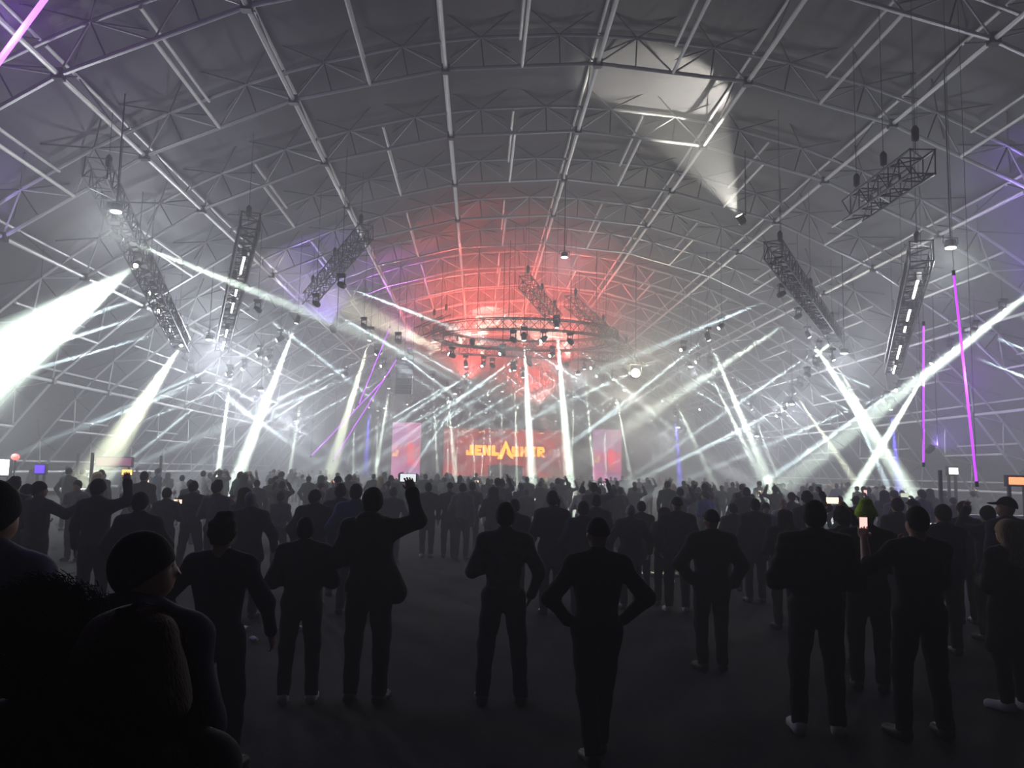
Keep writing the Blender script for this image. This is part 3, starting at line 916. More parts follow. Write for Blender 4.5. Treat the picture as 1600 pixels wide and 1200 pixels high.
def surface(field, lo, hi, h):
    """mesh the zero level of field(P) inside a box, cell size h"""
    lo, hi = np.asarray(lo, float), np.asarray(hi, float)
    n = np.ceil((hi - lo) / h).astype(int) + 1
    ax = [(lo[i] + h * np.arange(n[i])).astype(np.float32) for i in range(3)]
    P = (ax[0][:, None, None], ax[1][None, :, None], ax[2][None, None, :])
    f = np.broadcast_to(field(P), tuple(n)).astype(np.float32)
    f = f.copy()
    f[0], f[-1] = np.maximum(f[0], h), np.maximum(f[-1], h)
    f[:, 0], f[:, -1] = np.maximum(f[:, 0], h), np.maximum(f[:, -1], h)
    f[:, :, 0], f[:, :, -1] = np.maximum(f[:, :, 0], h), np.maximum(f[:, :, -1], h)
    s = f < 0
    m = [v - 1 for v in f.shape]
    def C(a, dx, dy, dz):
        return a[dx:dx + m[0], dy:dy + m[1], dz:dz + m[2]]
    cnt = sum(C(s, i, j, k).astype(np.int8) for i in (0, 1) for j in (0, 1) for k in (0, 1))
    act = (cnt > 0) & (cnt < 8)
    I = np.argwhere(act)
    acc = np.zeros((len(I), 3))
    num = np.zeros(len(I))
    i0, i1, i2 = I.T
    for axis in range(3):
        o = [q for q in range(3) if q != axis]
        for u_ in (0, 1):
            for v_ in (0, 1):
                A = [0, 0, 0]
                A[o[0]], A[o[1]] = u_, v_
                B = list(A)
                B[axis] = 1
                fa = f[i0 + A[0], i1 + A[1], i2 + A[2]]
                fb = f[i0 + B[0], i1 + B[1], i2 + B[2]]
                x = (fa < 0) != (fb < 0)
                t = np.where(x, fa / np.where(x, fa - fb, 1), 0)
                for q in range(3):
                    acc[:, q] += np.where(x, A[q] + (t if q == axis else 0), 0)
                num += x
    V = lo + h * (I + acc / num[:, None])
    idx = -np.ones(act.shape, np.int64)
    idx[i0, i1, i2] = np.arange(len(I))
    F = []
    for axis in range(3):
        o1, o2 = (axis + 1) % 3, (axis + 2) % 3
        sl0 = [slice(None)] * 3
        sl1 = [slice(None)] * 3
        sl0[axis], sl1[axis] = slice(0, -1), slice(1, None)
        a, b = s[tuple(sl0)], s[tuple(sl1)]
        E_ = np.argwhere(a != b)
        ok = (E_[:, o1] > 0) & (E_[:, o2] > 0) & (E_[:, o1] < f.shape[o1] - 1) & (E_[:, o2] < f.shape[o2] - 1)
        E_ = E_[ok]
        flip = a[tuple(E_.T)]
        def cell(d1, d2):
            q = E_.copy()
            q[:, o1] -= d1
            q[:, o2] -= d2
            return idx[tuple(q.T)]
        quad = np.stack([cell(1, 1), cell(0, 1), cell(0, 0), cell(1, 0)], 1)
        quad[~flip] = quad[~flip][:, ::-1]
        F.append(quad)
    return V, np.concatenate(F)

def mesh_np(name, V, F, m):
    me = bpy.data.meshes.new(name)
    me.vertices.add(len(V))
    me.vertices.foreach_set('co', np.asarray(V, np.float32).ravel())
    me.loops.add(F.size)
    me.loops.foreach_set('vertex_index', F.astype(np.int32).ravel())
    me.polygons.add(len(F))
    me.polygons.foreach_set('loop_start', np.arange(0, F.size, 4, dtype=np.int32))
    me.polygons.foreach_set('use_smooth', np.ones(len(F), bool))
    me.update(calc_edges=True)
    me.validate()
    for mm in (m if isinstance(m, (list, tuple)) else [m]):
        me.materials.append(mm)
    return me

# a right hand, wrist at the origin, fingers along +X, palm facing -Z, thumb toward +Y
def hand_mesh(kind, h):
    fl = [(.034, .072, .0085), (.012, .080, .0090), (-.010, .075, .0085), (-.030, .060, .0075)]
    bones = []
    for (y, ln, r) in fl:
        ang = .35 if kind == 'relaxed' else .85
        p = np.array([.088, y, 0.0])
        a = 0.12 if kind == 'relaxed' else .35
        for seg, fr in enumerate((.48, .30, .24)):
            q = p + ln * fr * np.array([math.cos(a), 0, -math.sin(a)])
            bones.append((p, q, r, r * .9))
            p, a = q, a + ang
            r *= .93
    t0 = np.array([.028, .036, -.006])
    t1 = t0 + (np.array([.034, .026, -.008]) if kind == 'relaxed' else np.array([.034, .018, -.022]))
    t2 = t1 + (np.array([.030, .010, -.006]) if kind == 'relaxed' else np.array([.026, -.004, -.018]))
    bones += [(t0, t1, .0125, .0105), (t1, t2, .0105, .0085)]
    def fld(P):
        d = f_ell(P, (.052, 0, 0), (.052, .043, .0165))
        d = smin(d, f_cone(P, (-.05, 0, 0), (.02, 0, 0), .027, .025), .02)
        g = None
        for a, b, ra, rb in bones:
            q = f_cone(P, a, b, ra, rb)
            g = q if g is None else np.minimum(g, q)
        return smin(d, g, .008)
    return surface(fld, (-.08, -.06, -.11), (.20, .10, .04), h)
HANDS = {}
def get_hand(kind, h):
    if (kind, h) not in HANDS:
        HANDS[(kind, h)] = hand_mesh(kind, h)
    return HANDS[(kind, h)]

ARMS = {  # elbow and wrist from the shoulder joint; x outward, y forward, z up
 'down': ((.07, -.02, -.28), (.09, .06, -.52)), 'front': ((.10, -.02, -.27), (-.07, .20, -.25)),
 'pocket': ((.13, -.07, -.26), (.06, .04, -.47)), 'akimbo': ((.19, -.06, -.24), (.02, .05, -.42)),
 'phone': ((.06, .10, -.25), (-.06, .32, -.02)), 'overhead': ((.11, .16, .06), (-.02, .22, .30)),
 'raise': ((.20, .05, .08), (.12, .13, .33)), 'out': ((.25, .08, -.10), (.48, .14, .02)),
 'side_phone': ((.17, .10, -.14), (.10, .26, .07)), 'wide': ((.16, -.02, -.25), (.16, .10, -.46)),
}
SK = [mat('skin_%d' % i, c, .55, 0, .35) for i, c in enumerate(((.42, .25, .17), (.30, .17, .11), (.50, .32, .23)))]
def cloth(name, c):
    return mat('cloth_' + name, c, .85, 0, .15, noise=.2, noise_scale=14)
CL = {'black': cloth('black', (.012, .012, .014)), 'charcoal': cloth('charcoal', (.03, .03, .033)), 'navy': cloth('navy', (.012, .016, .05)),
      'grey': cloth('grey', (.10, .10, .11)), 'blue': cloth('blue', (.03, .06, .20)), 'denim': cloth('denim', (.03, .045, .09)), 'white': cloth('white', (.55, .55, .56)),
      'olive': cloth('olive', (.04, .045, .025)), 'brown': cloth('brown', (.05, .035, .025)), 'green': cloth('green', (.02, .06, .04)), 'lilac': cloth('lilac', (.12, .11, .20)),  # the left-edge jacket's cloth has the violet light put into its colour
      'lime': mat('cloth_lime', (.50, .92, .05), .85, 0, .15, noise=.15, noise_scale=30, bump=.5, bump_scale=90), 'red': cloth('red', (.25, .03, .03)), 'tan': cloth('tan', (.22, .17, .12))}
def hair_mat(name, c):
    m = mat('hair_' + name, c, .8, 0, .12)
    nt = m.node_tree
    b = nt.nodes['Principled BSDF']
    tc, mp, n, r, bp = [nt.nodes.new(t) for t in ('ShaderNodeTexCoord', 'ShaderNodeMapping', 'ShaderNodeTexNoise', 'ShaderNodeValToRGB', 'ShaderNodeBump')]
    mp.inputs['Scale'].default_value = (150, 150, 14)
    n.inputs['Scale'].default_value = 1.0
    n.inputs['Detail'].default_value = 3
    r.color_ramp.elements[0].position, r.color_ramp.elements[1].position = .3, .7
    r.color_ramp.elements[0].color = (*[v * .55 for v in c], 1)
    r.color_ramp.elements[1].color = (*[min(1, v * 1.5) for v in c], 1)
    bp.inputs['Strength'].default_value = .5
    bp.inputs['Distance'].default_value = .01
    for a_, b_ in ((tc.outputs['Object'], mp.inputs['Vector']), (mp.outputs['Vector'], n.inputs['Vector']), (n.outputs['Fac'], r.inputs['Fac']),
                   (r.outputs['Color'], b.inputs['Base Color']), (n.outputs['Fac'], bp.inputs['Height']), (bp.outputs['Normal'], b.inputs['Normal'])):
        nt.links.new(a_, b_)
    return m
HR = {k: hair_mat(k, c) for k, c in (('black', (.012, .010, .009)), ('brown', (.05, .028, .015)), ('blond', (.30, .22, .13)), ('grey', (.30, .30, .29)))}
M_SHOE = mat('shoe_black', (.02, .02, .02), .5)
M_SHOEW = mat('shoe_white', (.55, .55, .55), .5)
M_EYE = mat('eye_dark', (.02, .015, .01), .2)

def figure(spec, h):
    """meshes of one 1.75 m figure facing +Y: dict part -> (V, F)"""
    build = spec.get('build', 1.0)
    spread = spec.get('spread', .11)
    stride = spec.get('stride', 0.0)
    coat = spec.get('coat', .86)
    puff = spec.get('puff', .018)
    J = {}
    for sg in (-1, 1):
        J['hip', sg] = np.array([sg * .09 * build, 0, .93])
        J['ankle', sg] = np.array([sg * spread, -.02 + sg * stride, .085])
        J['knee', sg] = (J['hip', sg] + J['ankle', sg]) / 2 + np.array([sg * .012, .035, .02])
        S = np.array([sg * .185 * build, -.005, 1.415])
        eo, wo = ARMS[spec.get('arms', ('down', 'down'))[0 if sg < 0 else 1]]
        J['sh', sg] = S
        J['el', sg] = S + np.array([sg * eo[0], eo[1], eo[2]])
        J['wr', sg] = S + np.array([sg * wo[0], wo[1], wo[2]])
    hy, hz = spec.get('turn', 0.0), spec.get('nod', 0.0)
    ct, st = math.cos(hy), math.sin(hy)
    b2 = build
    def headP(P):
        x, y = P[0], P[1] - .005
        return (x * ct + y * st, -x * st + y * ct + .005, P[2] + hz * y)
    def torso(P, o=0.0):
        d = f_ell(P, (0, -.005, 1.30), (.172 * b2 + o, .115 * b2 + o, .19 + o))
        d = smin(d, f_ell(P, (0, .005, 1.10), (.150 * b2 + o, .112 * b2 + o, .17 + o)), .06)
        d = smin(d, f_ell(P, (0, -.01, .955), (.168 * b2 + o, .122 * b2 + o, .125 + o)), .06)
        for sg in (-1, 1):
            d = smin(d, f_cone(P, (sg * .04, -.01, 1.47), J['sh', sg], .05 + o, .06 + o), .05)
        return d
    def arms(P, o=0.0, cut=1.0):
        d = None
        for sg in (-1, 1):
            w = J['el', sg] + (J['wr', sg] - J['el', sg]) * cut
            q = smin(f_cone(P, J['sh', sg], J['el', sg], .058 + o, .045 + o), f_cone(P, J['el', sg], w, .045 + o, .031 + o * 1.1), .025)
            d = q if d is None else np.minimum(d, q)
        return d
    def legs(P, o=0.0):
        d = None
        for sg in (-1, 1):
            q = smin(f_cone(P, J['hip', sg], J['knee', sg], .092 * b2 + o, .062 + o), f_cone(P, J['knee', sg], J['ankle', sg], .060 + o, .042 + o * 1.3), .03)
            d = q if d is None else smin(d, q, .03)
        return d
    def feet(P, o=0.0):
        d = None
        for sg in (-1, 1):
            a = J['ankle', sg]
            toe = np.array([a[0] + sg * .03, a[1] + .17, .035])
            q = smin(f_cone(P, (a[0], a[1] - .03, .045), toe, .042 + o, .036 + o), f_cone(P, a, (a[0], a[1], .05), .04 + o, .042 + o), .03)
            d = q if d is None else np.minimum(d, q)
        return np.maximum(d, -(P[2] - .004))
    def head(P):
        Q = headP(P)
        d = f_ell(Q, (0, .0, 1.648), (.076, .097, .108))
        d = smin(d, f_ell(Q, (0, .045, 1.588), (.054, .055, .052)), .035)
        d = smin(d, f_cone(Q, (0, .088, 1.655), (0, .112, 1.622), .010, .016), .012)
        d = smin(d, f_cone(Q, (-.03, .082, 1.668), (.03, .082, 1.668), .014, .014), .02)
        d = smin(d, f_cone(Q, (-.018, .090, 1.587), (.018, .090, 1.587), .010, .010), .012)
        for sg in (-1, 1):
            d = np.maximum(d, -f_ell(Q, (sg * .031, .098, 1.648), (.016, .012, .010)))
            d = smin(d, f_ell(Q, (sg * .080, .0, 1.635), (.010, .020, .032)), .008)
        return smin(d, f_cone(P, (0, -.015, 1.45), (0, -.005, 1.575), .062, .054), .03)
    def body(P):
        d = smin(torso(P), arms(P), .03)
        d = smin(d, legs(P), .05)
        d = np.minimum(d, feet(P))
        return smin(d, head(P), .03)
    xs = [abs(J[k][0]) for k in J]
    ys = [J[k][1] for k in J]
    zs = [J[k][2] for k in J]
    X, Y0_, Y1_, Z1 = max(xs) + .16, min(min(ys) - .12, -.2), max(max(ys) + .24, .24), max(max(zs) + .1, 1.80)
    out = {}
    bv, bf = surface(body, (-X, Y0_, -.03), (X, Y1_, Z1), h)
    # hands with five fingers, grown finer and set on the wrists
    vs, fs = [bv], [bf]
    n = len(bv)
    for sg in (-1, 1):
        nm = spec.get('arms', ('down', 'down'))[0 if sg < 0 else 1]
        kind = 'grip' if nm in ('phone', 'overhead', 'raise', 'side_phone', 'front') else 'relaxed'
        hv, hf = get_hand(kind, max(.0045, h * .3))
        fx = J['wr', sg] - J['el', sg]
        fx = fx / np.linalg.norm(fx)
        side = np.array([-sg * 1.0, .35, 0.0]) if kind == 'relaxed' else np.array([-sg * .8, .1, .5])
        fy = np.array([0, 1.0, .2]) if kind == 'relaxed' else np.array([-sg * .9, -.2, .3])
        fy = fy - fx * (fy @ fx)
        fy /= np.linalg.norm(fy)
        fz = np.cross(fx, fy)
        H = hv.copy()
        if fz @ side > 0:
            H[:, 2] *= -1
            hf = hf[:, ::-1]
        vs.append(J['wr', sg] + H[:, :1] * fx + H[:, 1:2] * fy + H[:, 2:] * fz)
        fs.append(hf + n)
        n += len(hv)
        J['grip', sg] = J['wr', sg] + fx * .085
    out['body'] = (np.concatenate(vs), np.concatenate(fs))
    # clothes
    def top(P):
        o = puff
        d = smin(torso(P, o), arms(P, o, spec.get('sleeve', .93)), .035)
        if coat < .80:
            d = smin(d, f_cone(P, (0, -.005, .95), (0, -.01, coat + .08), .17 * b2 + o, .20 * b2 + o), .06)
        ph = 13 * P[2] + 5 * P[0] + 4 * P[1]
        d = d + .006 * np.sin(ph * 1.7 + 2 * np.sin(9 * P[0])) + (.008 * np.sin(P[2] * 62) if spec.get('quilt') else 0)
        d = np.maximum(d, coat - P[2])
        if spec.get('hood'):
            d = smin(d, f_ell(P, (0, -.085, 1.50), (.115, .075, .075)), .03)
        if spec.get('collar', True):
            d = smin(d, f_cone(P, (0, -.02, 1.46), (0, -.012, 1.51), .085, .075), .02)
        if spec.get('flare'):
            d = smin(d, f_cone(P, (.09, .05, 1.26), (.20, .07, .90), .05, .11), .05)
        return d
    out['top'] = surface(top, (-X, Y0_ - .03, coat - .05), (X, Y1_, max(1.62, Z1 - .02)), h)
    def trousers(P):
        o = .016
        d = smin(legs(P, o), f_ell(P, (0, -.01, .955), (.168 * b2 + o, .122 * b2 + o, .125 + o)), .05)
        d = d + .004 * np.sin(26 * P[2] + 8 * P[0])
        return np.maximum(np.maximum(d, .075 - P[2]), P[2] - 1.03)
    out['trousers'] = surface(trousers, (-max(.28, spread + .14), -.25 - abs(stride), .03), (max(.28, spread + .14), .25 + abs(stride), 1.08), h)
    for sg in (-1, 1):
        a = J['ankle', sg]
        def shoe(P):
            toe = (a[0] + sg * .03, a[1] + .18, .038)
            d = smin(f_cone(P, (a[0], a[1] - .03, .05), toe, .052, .044), f_cone(P, (a[0], a[1], .10), (a[0], a[1], .05), .05, .05), .03)
            return np.maximum(d, -(P[2] - .0))
        out['shoe', sg] = surface(shoe, (a[0] - .12, a[1] - .14, -.03), (a[0] + .12, a[1] + .28, .17), h)
    style = spec.get('hair', 'short')
    rng = np.random.RandomState(spec.get('seed', 1))
    ph = rng.rand(6) * 6
    def hair(P):
        Q = headP(P)
        if style == 'curly':
            d = f_ell(Q, (0, -.02, 1.665), (.135, .145, .135))
            d = d + .022 * np.sin(62 * Q[0] + ph[0]) * np.sin(58 * Q[1] + ph[1]) * np.sin(64 * Q[2] + ph[2]) + .02 * np.sin(36 * Q[0] + ph[3]) * np.sin(31 * Q[2] + ph[4])
            return np.maximum(d, .5 * (Q[1] - .06) - .8 * (Q[2] - 1.615))
        th = {'bald': .004, 'short': .012, 'thick': .017, 'cap': .016, 'beanie': .020, 'long': .018, 'wavy': .022, 'ponytail': .014}[style]
        d = f_ell(Q, (0, -.006, 1.652), (.078 + th, .100 + th, .110 + th))
        if style == 'thick':
            d = smin(d, f_ell(Q, (.01, .035, 1.748), (.062, .07, .028)), .03)
            d = d + .006 * np.sin(60 * Q[0] + ph[0]) * np.sin(55 * Q[1]) + .005 * np.sin(85 * Q[2] + ph[1])
        if style in ('short', 'ponytail', 'long'):
            d = d + .002 * np.sin(50 * Q[0] + 12 * Q[2])
        lowz = 1.66 if style == 'beanie' else (1.675 if style == 'cap' else 1.618)
        slope = .25 if style in ('cap', 'beanie') else .55
        d = np.maximum(d, slope * (Q[1] - .03) - .8 * (Q[2] - lowz))
        if style == 'cap':
            d = smin(d, f_ell(Q, (0, .125, 1.690), (.065, .075, .014)), .02)
        if style == 'beanie':
            d = smin(d, np.maximum(f_ell(Q, (0, -.006, 1.64), (.106, .126, .12)), np.abs(Q[2] - 1.665 + .2 * Q[1]) - .03), .012)
            d = smin(d, f_ell(Q, (0, -.02, 1.775), (.06, .07, .03)), .03)
        if style == 'ponytail':
            d = smin(d, f_ell(Q, (0, -.115, 1.70), (.03, .03, .03)), .02)
            d = smin(d, f_cone(Q, (.01, -.13, 1.70), (.07, -.19, 1.63), .024, .030), .02)
            d = smin(d, f_cone(Q, (.07, -.19, 1.63), (.075, -.18, 1.52), .030, .012), .02)
        if style == 'wavy':
            g = smin(f_cone(Q, (-.05, -.03, 1.69), (-.125, -.06, 1.36), .075, .085), f_cone(Q, (.05, -.03, 1.69), (.12, -.06, 1.40), .075, .08), .04)
            g = smin(g, f_cone(Q, (0, -.05, 1.66), (0, -.10, 1.30), .09, .10), .03)
            g = g + (.012 * np.sin(30 * Q[0] + 8 * np.sin(11 * Q[2] + ph[0])) + .010 * np.sin(38 * Q[2] + 14 * Q[0] + ph[1])) * np.clip((1.76 - Q[2]) * 5, .2, 1)
            d = smin(d, np.maximum(g, Q[1] - .04), .03)
        if style == 'long':
            g = smin(f_cone(Q, (-.045, -.04, 1.69), (-.075, -.075, 1.38), .07, .062), f_cone(Q, (.045, -.04, 1.69), (.075, -.075, 1.40), .07, .06), .03)
            g = smin(g, f_cone(Q, (0, -.06, 1.66), (0, -.10, 1.36), .08, .06), .02) + .007 * np.sin(48 * Q[0] + 9 * np.sin(7 * Q[2] + ph[0])) * np.clip((1.72 - Q[2]) * 6, 0, 1)
            d = smin(d, np.maximum(g, Q[1] - .035), .03)
        return d
    if style != 'none':
        out['hair'] = surface(hair, (-.26, -.27, 1.18 if style in ('long', 'wavy') else 1.44), (.26, .24, 1.86), h * .72)
    return out, J

PEOPLE_N = [0]
def person(spec, x, y, hgt, rz, label, group=None, h=.02):
    parts, J = figure(spec, h)
    sc_ = hgt / 1.765
    skin = SK[spec.get('skin', 0)]
    me = mesh_np('person', *parts['body'], skin)
    o = bpy.data.objects.new('person', me)
    link(o)
    o.location = (x, y, 0)
    o.rotation_euler = (0, 0, rz)
    o.scale = (sc_, sc_, sc_)
    tag(o, label, 'person', group)
    def part(nm, key, m):
        if key in parts and len(parts[key][0]):
            c = bpy.data.objects.new(nm, mesh_np(nm, *parts[key], m))
            link(c, o)
    hs = spec.get('hair', 'short')
    part({'cap': 'cap', 'beanie': 'beanie'}.get(hs, 'hair'), 'hair', CL[spec['hat']] if 'hat' in spec else HR[spec.get('haircol', 'black')])
    part(spec.get('topname', 'jacket'), 'top', CL[spec.get('top', 'black')])
    part('trousers', 'trousers', CL[spec.get('legs', 'black')])
    for sg in (-1, 1):
        part('shoe', ('shoe', sg), M_SHOEW if spec.get('shoes') == 'white' else M_SHOE)
    if spec.get('eyes'):
        t = spec.get('turn', 0)
        for sg in (-1, 1):
            ex, ey = sg * .031, .090
            c = MB().lathe([(.003, -.011), (.009, -.006), (.011, 0), (.009, .006), (.003, .011)], 10,
                           (ex * math.cos(t) - ey * math.sin(t), ex * math.sin(t) + ey * math.cos(t), 1.648)).build('eye', M_EYE, o, smooth=True)
    o.update_tag()
    Mw = Matrix.Translation((x, y, 0)) @ Matrix.Rotation(rz, 4, 'Z') @ Matrix.Diagonal((sc_, sc_, sc_, 1))
    return o, J, Mw

M_PHONE = mat('phone_black', (.012, .012, .013), .3, 0, .5)
def phone(pos, rz, tilt, landscape, col, s, label, group='phones held up in the crowd', big=1.0):
    """a phone whose screen faces -Y before turning"""
    e = empty('phone', pos)
    e.rotation_euler = (tilt, math.pi / 2 if landscape else 0, rz) if not landscape else (tilt, 0, rz)
    tag(e, label, 'phone', group)
    w, hh = (.155 * big, .075 * big) if landscape else (.075 * big, .155 * big)
    V, F = [], []
    r = .01 * big
    prof = []
    for cx, cz, a0 in ((w / 2 - r, hh / 2 - r, 0), (-w / 2 + r, hh / 2 - r, 90), (-w / 2 + r, -hh / 2 + r, 180), (w / 2 - r, -hh / 2 + r, 270)):
        for k in range(4):
            t = math.radians(a0 + 30 * k)
            prof.append((cx + r * math.cos(t), cz + r * math.sin(t)))
    n = len(prof)
    for yy in (-.004, .004):
        V += [(a, yy, b) for a, b in prof]
    F = [tuple(range(n)), tuple(range(2 * n - 1, n - 1, -1))] + [(i, n + i, n + (i + 1) % n, (i + 1) % n) for i in range(n)]
    case = mesh_ob('phone_case', V, F, M_PHONE, e)
    m = mat('phone_screen_%d_%d_%d_%d' % (*[int(c * 20) for c in col], int(s * 10)), (.02, .02, .02), .2, emit=col, emit_s=s)
    MB().box((0, -.0048, 0), (w * .92, .0016, hh * .92)).build('screen', m, case)
    MB().box((w * .3, .0055, hh * .3), (.022, .003, .022)).build('camera_bump', M_PLASTIC, case)
    return e

def hero(px, top, d, spec, label, rz=0.0, group=None, ph=None):
    x = ground_x(px, d, 1.0)
    hgt = min(max(height_at(x, d, top), 1.50), 1.93)
    h = .015 if d < 4 else (.018 if d < 8.6 else (.022 if d < 13 else .027))
    o, J, Mw = person(spec, x, d, hgt, math.radians(rz), label, group, h)
    PLACED.append((x, d))
    if ph:
        sg, land, col, s, lb = ph[:5]
        g = J['grip', sg]
        w = Mw @ Vector((g[0] - sg * .02, g[1] + .03, g[2] + .03))
        if ph[5:] == ('both',):
            g2 = (J['grip', -1] + J['grip', 1]) / 2
            w = Mw @ Vector((g2[0], g2[1] + .02, g2[2] + .04))
        phone(w, math.radians(rz), 0.0, land, col, s, lb, group=None)
    return o
PLACED = []
WARM, PINK, PALE, AMBER = (1, .75, .55), (1, .55, .5), (.9, .95, 1), (1, .6, .2)
